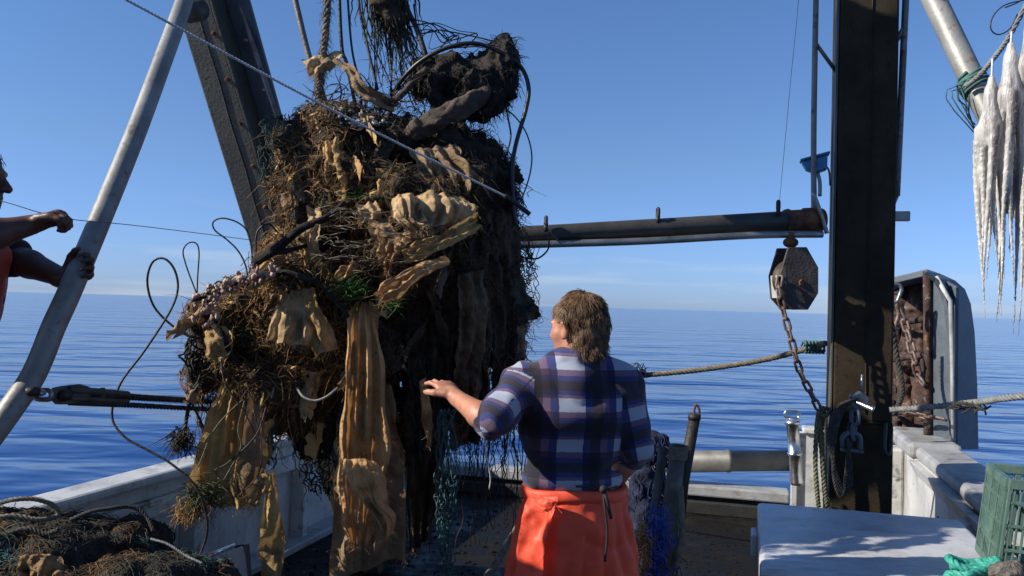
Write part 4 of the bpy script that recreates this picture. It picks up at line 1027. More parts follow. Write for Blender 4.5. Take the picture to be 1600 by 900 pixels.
rag('caught_cloth', 'folded buff cloth right of the cupped pale one', m_tan, [(650, 306, 3.2), (652, 326, 3.12), (652, 345, 3.10), (652, 360, 3.1)], [(722, 310, 3.3), (738, 326, 3.26), (734, 346, 3.22), (712, 352, 3.18)], 44, 44, 3.4, .024, 11, crumple=.014, cs=9, bulge=.02)
rag('caught_cloth', 'brown rolled cloth curling under the cupped pale one', m_grey, [(580, 352, 3.18), (584, 372, 3.12), (600, 386, 3.10), (640, 394, 3.1)], [(606, 338, 3.18), (612, 352, 3.11), (630, 366, 3.08), (700, 352, 3.12)], 40, 20, 1.6, .022, 12, crumple=.022)
rag('caught_cloth', 'crumpled bright golden rag hanging at the centre of the tangle', m_orange, [(594, 370, 3.09), (590, 390, 3.07), (592, 410, 3.07), (600, 420, 3.08)], [(640, 366, 3.1), (640, 384, 3.06), (618, 402, 3.06), (610, 420, 3.08)], 36, 24, 2.2, .02, 13, crumple=.03, cs=14)
rag('caught_cloth', 'long golden fold of cloth sweeping up to the right below the cupped one', m_gold, [(628, 392, 3.06), (660, 380, 3.07), (700, 360, 3.1), (738, 336, 3.2)], [(632, 410, 3.04), (666, 404, 3.05), (708, 382, 3.08), (748, 362, 3.2)], 60, 20, 1.4, .022, 14, crumple=.032, cs=12)
rag('caught_cloth', 'orange tongue of cloth sweeping down left at the heart of the tangle', m_orange, [(690, 398, 3.12), (655, 414, 3.06), (622, 434, 3.02), (597, 450, 3.02)], [(684, 420, 3.12), (650, 440, 3.03), (626, 462, 3.0), (604, 474, 3.02)], 56, 24, 1.4, .022, 15, crumple=.03, cs=12, bulge=.025)
rag('caught_cloth', 'small orange twist of cloth left of the orange tongue', m_orange, [(524, 430, 3.12), (536, 416, 3.1), (552, 408, 3.1)], [(532, 440, 3.12), (548, 428, 3.08), (560, 416, 3.1)], 20, 12, 1.2, .014, 16, crumple=.02)
rag('caught_cloth', 'tan knot of cloth on the upper left of the tangle', m_tan, [(558, 326, 3.18), (562, 334, 3.15), (560, 344, 3.15)], [(588, 316, 3.2), (596, 330, 3.14), (590, 342, 3.15)], 22, 18, 1.5, .016, 17, crumple=.03, cs=14)
rag('caught_cloth', 'pale beige rag beside the black branch on the left of the tangle', m_tan, [(478, 326, 3.22), (482, 345, 3.18), (484, 372, 3.16), (486, 400, 3.16)], [(500, 324, 3.24), (504, 342, 3.18), (502, 372, 3.15), (502, 405, 3.16)], 34, 14, 1.2, .014, 18, crumple=.026, cs=13)
rag('caught_cloth', 'fuzzy golden rag at the far left end of the tangle', m_gold, [(322, 516, 3.2), (320, 535, 3.16), (324, 556, 3.16), (334, 566, 3.16)], [(352, 512, 3.22), (364, 528, 3.17), (362, 548, 3.16), (350, 568, 3.17)], 28, 20, 1.4, .016, 19, crumple=.03)
rag('caught_cloth', 'shaggy brown root mat hanging high on the left of the tangle', m_gold, [(505, 230, 3.32), (508, 262, 3.28), (512, 290, 3.28), (520, 316, 3.28)], [(530, 214, 3.34), (532, 250, 3.28), (545, 280, 3.27), (548, 306, 3.28)], 44, 16, 1.8, .02, 20, hole=.3, crumple=.03, cs=14)
rag('caught_cloth', 'ragged brown mat low on the left edge of the tangle top', m_grey, [(438, 305, 3.36), (436, 340, 3.34), (440, 370, 3.34)], [(468, 300, 3.36), (470, 334, 3.32), (466, 372, 3.34)], 36, 16, 1.6, .02, 21, hole=.25, crumple=.03)
# dark shrouds on the right
rag('dark_shroud', 'dark torn netting hanging under the right half of the tangle', m_umber, [(640, 440, 3.34), (634, 560, 3.4), (632, 680, 3.45), (640, 860, 3.5)], [(700, 440, 3.4), (704, 560, 3.45), (700, 680, 3.5), (668, 842, 3.52)], 90, 28, 2.5, .04, 22, hole=.17, crumple=.03)
rag('dark_shroud', 'dark brown drape above the raised hand of the man', m_umber, [(690, 380, 3.36), (688, 480, 3.42), (692, 600, 3.48), (700, 700, 3.5)], [(760, 370, 3.44), (764, 480, 3.5), (764, 600, 3.52), (750, 690, 3.55)], 90, 30, 2.6, .04, 23, hole=.12, crumple=.03)
rag('dark_shroud', 'greyish veil of netting down the right edge of the tangle', m_umber, [(752, 330, 3.5), (756, 420, 3.52), (766, 520, 3.55), (770, 640, 3.58)], [(806, 330, 3.58), (816, 410, 3.6), (822, 480, 3.6), (806, 600, 3.62)], 90, 26, 2.2, .03, 24, hole=.12, crumple=.02)
rag('dark_shroud', 'fringed dark cloth flaring out above the head of the man', m_umber, [(796, 440, 3.55), (800, 470, 3.5), (806, 490, 3.46), (812, 512, 3.45)], [(815, 430, 3.58), (828, 465, 3.52), (842, 480, 3.48), (844, 494, 3.46)], 26, 16, 1.4, .018, 25, rag=.8)
rag('dark_shroud', 'pale grey strip hanging just left of the face of the man', m_grey, [(806, 510, 3.6), (806, 540, 3.6), (808, 570, 3.6), (806, 596, 3.6)], [(820, 506, 3.62), (820, 540, 3.62), (820, 568, 3.62), (816, 590, 3.62)], 40, 10, 1, .01, 26)
rag('dark_shroud', 'dark sheet at the back of the tangle over the stern', m_umber, [(560, 560, 3.7), (566, 640, 3.72), (580, 720, 3.75)], [(690, 560, 3.75), (690, 640, 3.78), (660, 730, 3.8)], 60, 26, 2.4, .03, 27, hole=.28, crumple=.03)
rag('dark_shroud', 'dark rotted drape at the left underside of the tangle', m_umber, [(430, 560, 3.4), (436, 620, 3.42), (450, 680, 3.45), (470, 720, 3.45)], [(540, 560, 3.45), (530, 620, 3.48), (522, 690, 3.5), (512, 716, 3.5)], 60, 28, 2.4, .03, 28, hole=.3, crumple=.03)
rag('caught_cloth', 'frayed orange strip right beside the raised fingers of the man', m_orange, [(655, 596, 3.3), (658, 630, 3.28), (660, 664, 3.28), (668, 688, 3.28)], [(664, 590, 3.32), (672, 626, 3.29), (676, 660, 3.28), (674, 690, 3.28)], 40, 10, 1, .012, 29, crumple=.016)
# cloths high up on the lifting ropes
rag('caught_cloth', 'thin buff cloth pennant wrapped round the fuzzy lifting rope', m_tan, [(472, 92, 3.55), (478, 108, 3.53), (484, 120, 3.52)], [(536, 80, 3.6), (532, 92, 3.56), (520, 108, 3.55)], 16, 30, 1.6, .02, 30, crumple=.012)
rag('caught_cloth', 'brown twisted rag descending from the pennant to the tangle', m_grey, [(518, 96, 3.55), (540, 112, 3.52), (552, 140, 3.5), (580, 160, 3.5), (612, 172, 3.55)], [(530, 94, 3.56), (554, 106, 3.53), (572, 134, 3.5), (600, 148, 3.5), (626, 162, 3.55)], 50, 14, 1.2, .018, 31, crumple=.018)

# ---- tufts of weed on the face of the haul
def weed(px, py, Y, n, sp, L, mat, nm, label, up=.5, r=.0022):
    k = MB().ball(at(px, py, Y+.02), pxr(sp, Y)*.6, 6, (1, .5, .7))
    for i in range(n):
        p = at(px+random.gauss(0, sp), py+random.gauss(0, sp*.7), Y+random.gauss(0, .02))
        d = Vector((random.gauss(0, .6), random.gauss(-.5, .4), random.gauss(up, .5))).normalized(); l = random.uniform(.4, 1)*L
        k.tube(spl([p, p+d*l*.5, p+d*l+Vector((random.gauss(0, .02), 0, -l*.25))], 5), [r, r*.3], 4)
    t = thing(nm, label, 'weed', at(px, py+sp, Y)); part('strand', k, mat, t, kind='stuff'); return t
weed(548, 455, 3.12, 150, 13, .07, m_weed, 'weed_tuft', 'bright green weed tuft at the heart of the tangle')
weed(556, 305, 3.28, 46, 6, .06, m_weed, 'weed_tuft', 'small green weed tuft on the upper left of the tangle')
weed(612, 475, 3.08, 40, 8, .06, m_weed, 'weed_tuft', 'green weed sprig under the orange tongue of cloth')
weed(385, 520, 3.24, 190, 17, .05, m_fbo, 'weed_tuft', 'grey green mossy clump on the left of the tangle')
weed(318, 770, 3.12, 260, 14, .08, m_fbo, 'weed_tuft', 'mossy tuft on the corner of the wide golden brown cloth', up=-.1)
weed(300, 790, 3.13, 160, 12, .07, m_fbg, 'weed_tuft', 'straw coloured frayed end below the mossy tuft', up=-.7)
weed(285, 680, 3.2, 130, 9, .08, m_fbd, 'weed_tuft', 'dark seaweed bundle dangling clear of the left end of the tangle', up=-.9, r=.003)
# green nets
def netting(Lp, Rp, n, m_, mat, nm, label, r=.0016, sag=.5, seed=0):
    L, Rr = spl(AT(Lp), m_), spl(AT(Rp), m_); k = MB(); rs = random.Random(seed)
    g = [[L[i].lerp(Rr[i], j/(n-1))+Vector((rs.gauss(0, .008), rs.gauss(0, .014), rs.gauss(0, .008))) for j in range(n)] for i in range(m_)]
    for j in range(n):
        k.tube(spl([g[i][min(n-1, max(0, j+(i % 2)*(1 if j % 2 else -1)))] for i in range(m_)], m_*2), r, 4)
    for i in range(0, m_, 2):
        if rs.random() < .5: k.tube(spl(g[i], n*2), r*.8, 4)
    return solo(nm, k, mat, label, 'net')
netting([(410, 180, 3.42), (405, 230, 3.4), (412, 285, 3.4)], [(446, 178, 3.45), (452, 225, 3.45), (440, 290, 3.43)], 12, 16, m_net, 'net_piece', 'wispy green net draped at the upper left corner of the tangle', seed=2)
netting([(686, 640, 3.28), (682, 760, 3.28), (686, 830, 3.28), (696, 905, 3.28)], [(712, 640, 3.3), (714, 760, 3.3), (706, 830, 3.3), (706, 905, 3.3)], 14, 26, m_nett, 'net_piece', 'teal net strand hanging beside the apron of the man', r=.0024, seed=3)
netting([(414, 600, 3.3), (418, 660, 3.3), (416, 720, 3.3)], [(428, 600, 3.32), (430, 660, 3.32), (426, 730, 3.32)], 8, 18, m_nett, 'net_piece', 'narrow dark teal net strip hanging left of the longest cloth', r=.003, seed=4)
netting([(462, 640, 3.4), (470, 720, 3.4), (482, 770, 3.4)], [(510, 650, 3.45), (516, 720, 3.45), (520, 775, 3.45)], 12, 16, m_netd, 'net_piece', 'dark shredded net hanging left of the longest cloth against the white bulwark', r=.003, seed=5)
netting([(770, 530, 3.62), (778, 570, 3.62), (790, 610, 3.62)], [(818, 540, 3.64), (832, 575, 3.64), (826, 605, 3.64)], 12, 12, m_netd, 'net_piece', 'black net fringe at the right edge of the tangle in front of the man', r=.0028, seed=6)
netting([(640, 560, 3.36), (646, 640, 3.36), (655, 720, 3.36)], [(690, 560, 3.4), (694, 640, 3.4), (690, 720, 3.4)], 12, 16, m_netd, 'net_piece', 'black net with blue gaps next to the raised hand', r=.003, seed=7)
netting([(290, 530, 3.26), (288, 560, 3.24), (300, 600, 3.24)], [(326, 530, 3.28), (330, 560, 3.26), (318, 606, 3.26)], 14, 10, m_netd, 'net_piece', 'dark net bunched at the lower left tip of the tangle', r=.0045, seed=8)
q = MB(); q.rope(spl(AT([(318, 590, 3.24), (300, 620, 3.22), (292, 650, 3.22), (286, 700, 3.2)]), 30), .008, fuzz=60)
q.tube(spl(AT([(300, 630, 3.22), (312, 655, 3.22), (322, 680, 3.22), (318, 690, 3.22)]), 16), .005, 6)
solo('rope', q, m_wire, 'black frayed rope dangling from the lower left tip of the tangle', 'rope')

rag('dark_shroud', 'brown sunlit netting flap on the upper right shoulder of the tangle', m_grey, [(640, 236, 3.42), (650, 262, 3.38), (668, 290, 3.36), (690, 316, 3.36)], [(712, 226, 3.46), (730, 250, 3.42), (748, 280, 3.42), (742, 306, 3.42)], 50, 40, 3.6, .03, 60, hole=.22, crumple=.016, cs=10)
rag('dark_shroud', 'brown tattered drape in the middle of the dark right half of the tangle', M('tarnished_cloth', [(.06, .04, .022), (.11, .075, .042), (.16, .115, .07)], 7, .9, bump=.6, bscale=60), [(716, 430, 3.34), (712, 500, 3.36), (708, 580, 3.4), (716, 640, 3.42)], [(756, 420, 3.4), (764, 500, 3.42), (752, 580, 3.45), (740, 650, 3.46)], 70, 26, 2.2, .03, 61, hole=.12, crumple=.034, cs=9)
netting([(800, 350, 3.62), (806, 420, 3.62), (812, 480, 3.62)], [(822, 360, 3.64), (836, 420, 3.64), (842, 476, 3.64)], 9, 14, m_netd, 'net_piece', 'loose dark mesh fraying off the upper right edge of the tangle', r=.002, seed=9)
netting([(806, 240, 3.66), (800, 280, 3.64), (800, 330, 3.62)], [(780, 236, 3.66), (786, 280, 3.64), (792, 330, 3.62)], 7, 12, m_netd, 'net_piece', 'dark mesh hanging inside the bend of the thick black hose', r=.0024, seed=10)
# ---- branches, pipes and wires
def stick(label, pts, r0, r1, mat=m_bark, nm='branch', cat='branch', n=24, knob=0):
    P = spl(AT(pts), n); P = [p+Vector((mnoise.noise(p*9)*r0*.7, 0, mnoise.noise(p*9+Vector((4, 4, 4)))*r0*.7)) for p in P]
    return solo(nm, MB().tube(P, [(r0+(r1-r0)*i/(n-1))*(1+.18*mnoise.noise(p*30)) for i, p in enumerate(P)], 9), mat, label, cat)
stick('thick black branch rising to the right on the left face of the tangle', [(400, 408, 3.16), (430, 388, 3.12), (470, 358, 3.1), (510, 336, 3.12), (540, 318, 3.2)], .02, .010)
stick('short black branch stub under the thick black one', [(420, 395, 3.12), (450, 392, 3.12), (482, 384, 3.16)], .012, .008)
squirt_branch = stick('black branch encrusted with pale growths pointing left over the sea', [(300, 470, 3.1), (350, 452, 3.12), (395, 432, 3.12), (440, 426, 3.12), (472, 434, 3.12)], .007, .012)
stick('black curved branch sloping down right beside the green weed', [(468, 432, 3.1), (502, 444, 3.07), (526, 470, 3.07), (544, 496, 3.08)], .012, .008)
stick('brown crooked root sloping down at the left of the tangle', [(330, 500, 3.18), (345, 520, 3.16), (360, 550, 3.16), (378, 570, 3.18)], .013, .008)
stick('thin bare twig bundle fanning down from the left of the tangle', [(345, 560, 3.1), (352, 600, 3.08), (380, 640, 3.08), (400, 680, 3.1)], .004, .002, m_wire)
k = MB()
for i in range(64):
    f_ = random.random(); p = at(303+f_*125, 470-f_*40, 3.1)+Vector((random.gauss(0, .010), random.uniform(-.02, .0), random.gauss(.010, .016)))
    n0 = len(k.v); k.ball(p, random.uniform(.005, .012), 4, (random.uniform(.7, 1.6), random.uniform(.5, 1), random.uniform(.6, 1.5)))
    for q in range(n0, len(k.v)): k.v[q] = k.v[q]+Vector((random.gauss(0, .0022), random.gauss(0, .0022), random.gauss(0, .0022)))
for i in range(22):
    p = at(325+random.gauss(0, 13), 482+random.gauss(0, 13), 3.1); n0 = len(k.v); k.ball(p, random.uniform(.004, .010), 4, (1, .8, 1.4))
    for q in range(n0, len(k.v)): k.v[q] = k.v[q]+Vector((random.gauss(0, .002), random.gauss(0, .002), random.gauss(0, .002)))
link_ = part('growth', k, m_shell, squirt_branch, kind='stuff')
k = MB()
for i in range(90):
    p = at(random.gauss(560, 20), random.gauss(190, 6), 3.42+random.gauss(0, .03)); n0 = len(k.v); s_ = random.uniform(.003, .010); k.ball(p, s_, 4, (random.uniform(.8, 2), .8, random.uniform(.5, 1)))
    for q in range(n0, len(k.v)): k.v[q] = k.v[q]+Vector((random.gauss(0, s_*.3), random.gauss(0, s_*.3), random.gauss(0, s_*.3)))
part('shell_crust', k, M('white_crust', [(.30, .28, .25), (.46, .44, .41)], 20, .6), haul, kind='stuff')
def hose(label, pts, r, n=60, mat=m_wire, nm='wire', cat='wire'):
    return solo(nm, MB().tube(spl(AT(pts), n), r, 7), mat, label, cat)
hose('thick black hose arching over the root stump and down the right side', [(612, 150, 3.6), (630, 122, 3.52), (660, 94, 3.47), (700, 74, 3.45), (745, 68, 3.45), (790, 86, 3.47), (815, 106, 3.5), (826, 136, 3.5), (822, 170, 3.5), (806, 226, 3.5), (800, 270, 3.5), (803, 330, 3.5), (806, 352, 3.5)], .0095, 80, m_black, 'hose', 'hose')
hose('thin black wire bowing out to the right of the thick black hose', [(788, 168, 3.5), (808, 186, 3.5), (824, 212, 3.5), (831, 245, 3.5), (826, 280, 3.5), (812, 316, 3.5), (800, 330, 3.5)], .0032)
hose('thin wire dropping from the root stump to the tangle', [(790, 165, 3.55), (795, 190, 3.55), (798, 215, 3.55), (790, 246, 3.55)], .004)
hose('largest black wire loop over the sea, its tail falling to the bulwark', [(350, 535, 3.2), (300, 526, 3.2), (268, 508, 3.2), (240, 478, 3.2), (230, 440, 3.2), (238, 410, 3.2), (256, 404, 3.2), (272, 420, 3.2), (278, 450, 3.2), (266, 486, 3.18), (226, 548, 3.15), (188, 600, 3.12), (175, 650, 3.1), (194, 682, 3.08), (232, 704, 3.07), (268, 725, 3.06), (306, 760, 3.05), (322, 803, 3.05), (323, 836, 3.05), (311, 872, 3.05)], .0046, 110)
hose('narrow black wire loop standing above the left end of the tangle', [(330, 480, 3.15), (310, 462, 3.15), (300, 440, 3.15), (290, 412, 3.15), (286, 392, 3.15), (294, 380, 3.15), (306, 380, 3.15), (311, 394, 3.15), (309, 430, 3.15), (308, 458, 3.15)], .0028)
hose('wide black wire loop arching beside the gantry beam', [(385, 450, 3.15), (388, 430, 3.15), (394, 405, 3.15), (388, 365, 3.15), (372, 348, 3.15), (348, 341, 3.15), (333, 347, 3.15), (336, 360, 3.15), (354, 374, 3.15), (372, 392, 3.15), (384, 416, 3.15), (388, 446, 3.15)], .0032)
hose('small black wire arc low over the left end of the tangle', [(322, 478, 3.1), (328, 456, 3.1), (340, 440, 3.1), (350, 446, 3.1), (358, 456, 3.1)], .0036)
hose('black wire bow against the gantry beam', [(400, 392, 3.15), (400, 372, 3.15), (405, 358, 3.15), (420, 350, 3.15), (435, 364, 3.15)], .004)
hose('pale curved plastic tube in the dark underside of the tangle', [(464, 606, 3.2), (474, 620, 3.16), (492, 626, 3.15), (510, 620, 3.15), (528, 606, 3.17)], .0048, 30, m_ropeg, 'tube', 'tube')
for i, (pp, lb) in enumerate((([(380, 624, 3.1), (352, 650, 3.08), (330, 680, 3.08), (310, 730, 3.08)], 'thin grey wire fanning furthest left over the wide golden cloth'),
        ([(382, 626, 3.1), (372, 670, 3.08), (376, 700, 3.08), (350, 750, 3.08)], 'thin grey wire crossing the middle of the wide golden cloth'),
        ([(416, 636, 3.12), (400, 680, 3.08), (360, 720, 3.08), (335, 735, 3.1)], 'thin black wire sloping over the brown fold of cloth'),
        ([(396, 640, 3.1), (408, 690, 3.08), (404, 740, 3.08), (372, 776, 3.1)], 'thin black wire bending down past the brown fold of cloth'))):
    hose(lb, pp, .0026, 30, m_rope if i < 2 else m_wire)
k = MB()
for i in range(60):
    x0 = random.uniform(470, 640); y0 = random.uniform(330, 430); p = []
    ang = random.gauss(0, .5)
    for j in range(5): p.append(at(x0+j*random.uniform(8, 18)*math.cos(ang), y0+j*6*math.sin(ang)+random.gauss(0, 3), 3.06+random.gauss(0, .03)))
    k.tube(spl(p, 10), .0013, 4)
solo('fine_twine', k, m_rope, 'fine pale twine strands tangled across the sunlit face of the tangle', 'twine', kind=None)
# stray wires out of the right of the haul
k = MB()
for i in range(26):
    x, y = random.choice(((740, 240), (760, 262), (720, 225), (700, 190)))
    p = [at(x+random.gauss(0, 8), y+random.gauss(0, 8), 3.6)]
    dx, dy = random.uniform(-3, 14), random.uniform(-12, 12)
    for j in range(5): dx += random.gauss(0, 6); dy += random.gauss(2, 6); p.append(at(x+dx*(j+1)*.42, y+dy*(j+1)*.42, 3.6))
    k.tube(spl(p, 14), random.uniform(.0016, .0036), 4)
solo('wire_snarl', k, m_wire, 'snarl of thin wires between the root stump and the tangle', 'wire')

# driftwood stump
a, b = at(672, 124, 3.62), at(778, 112, 3.62)
F = Field(Vector((a.x-.2, 3.35, a.z-.3)), Vector((b.x+.25, 3.95, b.z+.3)), .009)
F.cone(a, b, .072, .10, .03).ell(at(788, 108, 3.6), (.06, .13, .13), .03).ell(at(752, 148, 3.6), (.13, .12, .10), .04).ell(at(700, 120, 3.62), (.10, .1, .07), .03)
F.cone(at(690, 108, 3.6), at(650, 100, 3.6), .03, .01, .03).cone(at(680, 130, 3.6), at(650, 128, 3.6), .035, .012, .03).cone(at(700, 172, 3.62), at(760, 150, 3.6), .07, .08, .04)
F.noise(.035, 11, 4, 21); F.noise(.012, 34, 2, 22)
st = thing('root_stump', 'black waterlogged root stump on top of the tangle against the sky', 'stump', a)
sm = F.mb(); stp = part('stump', sm, m_bark, st)
V2, Q2 = sm.np; P_, N_ = surf_samples(V2, Q2, 1300, rng)
if ((P_-V2.mean(0))*N_).sum() < 0: N_ = -N_
k = MB()
for p, n_ in zip(P_, N_): tuft(k, Vector(p), Vector(n_), random.uniform(.02, .09), random.uniform(.0012, .003), .25)
part('rootlet', k, m_bark, stp, kind='stuff')
P = AT([(622, 226, 3.5), (655, 206, 3.47), (690, 184, 3.45), (730, 160, 3.46), (756, 146, 3.5)])
F = Field(Vector((min(p.x for p in P)-.12, 3.3, min(p.z for p in P)-.12)), Vector((max(p.x for p in P)+.12, 3.65, max(p.z for p in P)+.12)), .007)
F.chain(P, [.034, .040, .036, .040, .036], .01).cone(P[1], P[1]+Vector((-.01, -.05, .05)), .018, .010, .02)
G = F.grid(); F.D += (.010*vnoise(G[0]*14+G[2]*6, G[1]*40, G[2]*22-G[0]*34, 2)).astype(np.float32); F.noise(.014, 18, 3, 81)
solo('log', F.mb(), m_wood, 'grey brown log lying under the root stump', 'log')
P = spl(AT([(590, 170, 3.55), (625, 150, 3.53), (650, 122, 3.52), (668, 108, 3.52)]), 14)
solo('branch', MB().tube(P, .015, 8), m_wood, 'crooked bare branch between lifting ropes and root stump', 'branch')

# ---- lifting ropes and weed hanging from above
GL = 'lifting ropes above the tangle'
k = MB(); P = spl(AT([(516, -140, 3.62), (513, -20, 3.6), (508, 60, 3.58), (502, 110, 3.57), (498, 150, 3.56), (500, 200, 3.56)]), 60)
t = thing('lifting_rope', 'fuzzy brown lifting rope thickest and furthest left of the ropes above', 'rope', P[-1], GL)
part('rope', MB().rope(P, .016), m_rope, t)
for p in P:
    for j in range(16):
        n_ = Vector((random.gauss(0, 1), random.gauss(0, 1), 0)).normalized(); tuft(k, p+n_*.016, n_, random.uniform(.02, .06), .0016, .6)
part('fuzz', k, m_fbb, t, kind='stuff')
LAB = [('black lifting wire nearest to the fuzzy brown rope', [(526, -130, 3.6), (533, 60, 3.58), (542, 100, 3.57), (556, 168, 3.55)], .008),
       ('thin straight black lifting wire second from the fuzzy brown rope', [(536, -130, 3.62), (548, 60, 3.6), (562, 130, 3.58), (566, 180, 3.56)], .005),
       ('black lifting wire ending at the twisted brown rag', [(552, -130, 3.6), (560, 0, 3.6), (576, 80, 3.58), (590, 140, 3.56)], .0062),
       ('slack thin lifting wire curving beside the twisted brown rag', [(560, -120, 3.64), (566, 10, 3.62), (578, 60, 3.6), (606, 120, 3.58), (618, 160, 3.56)], .003),
       ('thin lifting wire hanging plumb in the middle of the ropes above', [(584, -120, 3.66), (585, 60, 3.64), (587, 150, 3.6)], .0028),
       ('thick black lifting rope furthest right, running down to the stump', [(618, -110, 3.6), (633, 0, 3.58), (650, 42, 3.57), (662, 76, 3.56), (672, 112, 3.56)], .012),
       ('thin lifting wire just left of the dark weed bunch', [(596, -110, 3.6), (604, 20, 3.6), (612, 90, 3.58), (610, 150, 3.56)], .004)]
for lb, pp, r in LAB: solo('lifting_rope', MB().tube(spl(AT(pp), 40), r, 7), m_wire, lb, 'rope', GL)
t = thing('weed_bunch', 'dark bunch of seaweed and net hanging from the ropes at the top edge', 'seaweed', at(610, 120, 3.6))
k = MB(); k2 = MB()
for i in range(330):
    x = random.gauss(606, 17); y = random.uniform(-90, 30); L = random.uniform(25, 80) if random.random() < .8 else random.uniform(70, 170)
    P = []; slant = random.uniform(-.1, .32)
    for j in range(7): P.append(at(x+slant*L*j/6+random.gauss(0, 2), y+L*j/6, 3.58+random.gauss(0, .02)))
    (k if i % 3 else k2).tube(P, [random.uniform(.003, .006), .0012], 4, cap=False)
part('strand', k, m_fbd, t, kind='stuff'); part('strand', k2, m_fbo, t, kind='stuff')
F = Field(at(610, 20, 3.58)-Vector((.3, .3, .3)), at(610, -60, 3.58)+Vector((.3, .3, .4)), .011)
F.ell(at(606, -10, 3.58), (.075, .08, .10), .03).ell(at(618, 28, 3.58), (.05, .05, .08), .03).ell(at(600, -70, 3.58), (.11, .1, .15), .03); F.noise(.03, 16, 4, 31)
part('clump', F.mb(), m_core, t)
F = Field((-1.2, 3.4, 3.1), (.4, 4.9, 5.0), .03)
F.ell((-.5, 4.1, 4.05), (.5, .34, .75), .05).ell((-.4, 3.85, 4.3), (.4, .3, .6), .05); F.noise(.06, 6, 3, 33)
part('shade_bag', F.mb(), m_core, t)  # unseen mass added above the view to shade the gantry post
k = MB()
for i in range(12):
    P = spl(AT([(610+random.gauss(0, 12), 20, 3.58), (630+random.gauss(0, 14), 70, 3.57), (645+random.gauss(0, 16), 105, 3.56), (640+random.gauss(0, 22), 150, 3.56)]), 20)
    k.tube(P, random.uniform(.0018, .0045), 5)
for i in range(7):
    P = spl(AT([(645+random.gauss(0, 6), 30+i*6, 3.56), (675, 45+random.gauss(0, 8), 3.55), (700+random.gauss(0, 14), 60+random.gauss(0, 8), 3.55), (725+random.gauss(0, 18), 58+random.gauss(0, 10), 3.55), (705+random.gauss(0, 12), 76, 3.56)]), 20)
    k.tube(P, random.uniform(.0015, .0032), 5)
solo('wire_snarl', k, m_wire, 'loose dark wires trailing from the weed bunch towards the stump', 'wire')
k = MB()
for i in range(46):
    x, y = random.choice(((560, 165), (600, 150), (640, 150), (660, 190), (520, 170)))
    p = [at(x+random.gauss(0, 18), y+random.gauss(0, 14), 3.56)]
    d_ = Vector((random.gauss(0, 1), random.gauss(0, .3), random.gauss(.5, .8))).normalized()
    for j in range(5): d_ = (d_+Vector((random.gauss(0, .45), random.gauss(0, .2), random.gauss(0, .45)))).normalized(); p.append(p[-1]+d_*random.uniform(.02, .05))
    k.tube(spl(p, 14), [random.uniform(.002, .005), .001], 4)
for i in range(130):
    x, y, _ = random.choice(((575, 150, 0), (600, 120, 0), (620, 140, 0), (590, 170, 0), (650, 160, 0)))
    p = at(x+random.gauss(0, 14), y+random.gauss(0, 16), 3.58); tuft(k, p, Vector((0, -1, .2)), random.uniform(.04, .12), .0022, .2)
solo('root_mat', k, m_fbb, 'thin brown rootlets where the ropes enter the tangle', 'roots', kind=None)

# the long white line with its black tip
a, b = at(150, -26, 2.35), at(792, 308, 3.0)
t = thing('tag_line', 'white line crossing from the upper left corner over the tangle', 'line', b)
part('line', MB().rope(spl([a, a.lerp(b, .5)-ZV*.012, b], 200), .0042, .03), m_line, t)
part('tip', MB().tube(spl(AT([(788, 305, 3.0), (806, 318, 3.01), (828, 335, 3.02)]), 10), .0088, 9), m_black, t)
solo('fishing_line', MB().tube(spl(AT([(-40, 309, 2.5), (5, 315, 2.5), (62, 332, 2.52), (115, 343, 2.55), (200, 351, 2.8), (300, 363, 3.1), (392, 375, 3.3)]), 60), .0014, 5), m_rope, 'thin line running from the fist of the left man to the tangle', 'line')
solo('fishing_line', MB().tube(spl(AT([(1252, -60, 4.5), (1246, 20, 4.5), (1236, 120, 4.5), (1224, 250, 4.5), (1217, 325, 4.5)]), 30), .0013, 4), m_wire, 'hair thin line rising from the crossbar eye into the sky', 'line')

# ---------------------------------------------------------------- net pile at the lower left
NP = [(20, 905, 130, 125, 2.35, .35), (90, 900, 90, 95, 2.3, .3), (150, 860, 60, 50, 2.4, .2), (195, 850, 55, 50, 2.45, .2), (250, 905, 60, 46, 2.35, .2), (310, 925, 55, 36, 2.3, .2), (200, 930, 120, 70, 2.2, .3), (-60, 880, 110, 100, 2.35, .4), (60, 1000, 260, 120, 2.2, .4), (240, 1010, 160, 100, 2.25, .35)]
pts = [at(l[0], l[1], l[4]) for l in NP]
F = Field(Vector((min(p.x for p in pts)-.4, 1.75, .0)), Vector((max(p.x for p in pts)+.45, 2.95, 1.3)), .012)
for l, p in zip(NP, pts): F.ell(p-ZV*.03, (pxr(l[2], l[4])*.95, l[5], pxr(l[3], l[4])*.95), .04)
F.noise(.03, 6, 3, 41); F.noise(.014, 30, 3, 42)
t = thing('net_pile', 'dark heap of fishing nets at the lower left corner', 'nets', at(120, 1000, 2.3))
npm = F.mb(); part('heap', npm, m_netpile, t)
V3, Q3 = npm.np; P_, N_ = surf_samples(V3, Q3, 8000, rng)
if ((P_-V3.mean(0))*N_).sum() < 0: N_ = -N_
k = MB(); k2 = MB(); k3 = MB()
for i, (p, n_) in enumerate(zip(P_, N_)):
    p, n_ = Vector(p), Vector(n_)
    tg = Vector((random.gauss(0, 1), random.gauss(0, 1), random.gauss(0, .6))); tg = (tg-n_*tg.dot(n_)).normalized(); L = random.uniform(.012, .04)
    P = spl([p-tg*L-n_*.004, p+n_*random.uniform(.002, .010), p+tg*L-n_*.006], 5)
    w = mnoise.noise(p*5)
    (k if w < .12 else (k2 if w < .42 else k3)).tube(P, random.uniform(.0008, .0017), 3, cap=False)
part('mesh_strand', k, m_netd, t, kind='stuff'); part('mesh_strand', k2, m_fbb, t, kind='stuff'); part('mesh_strand', k3, m_net, t, kind='stuff')
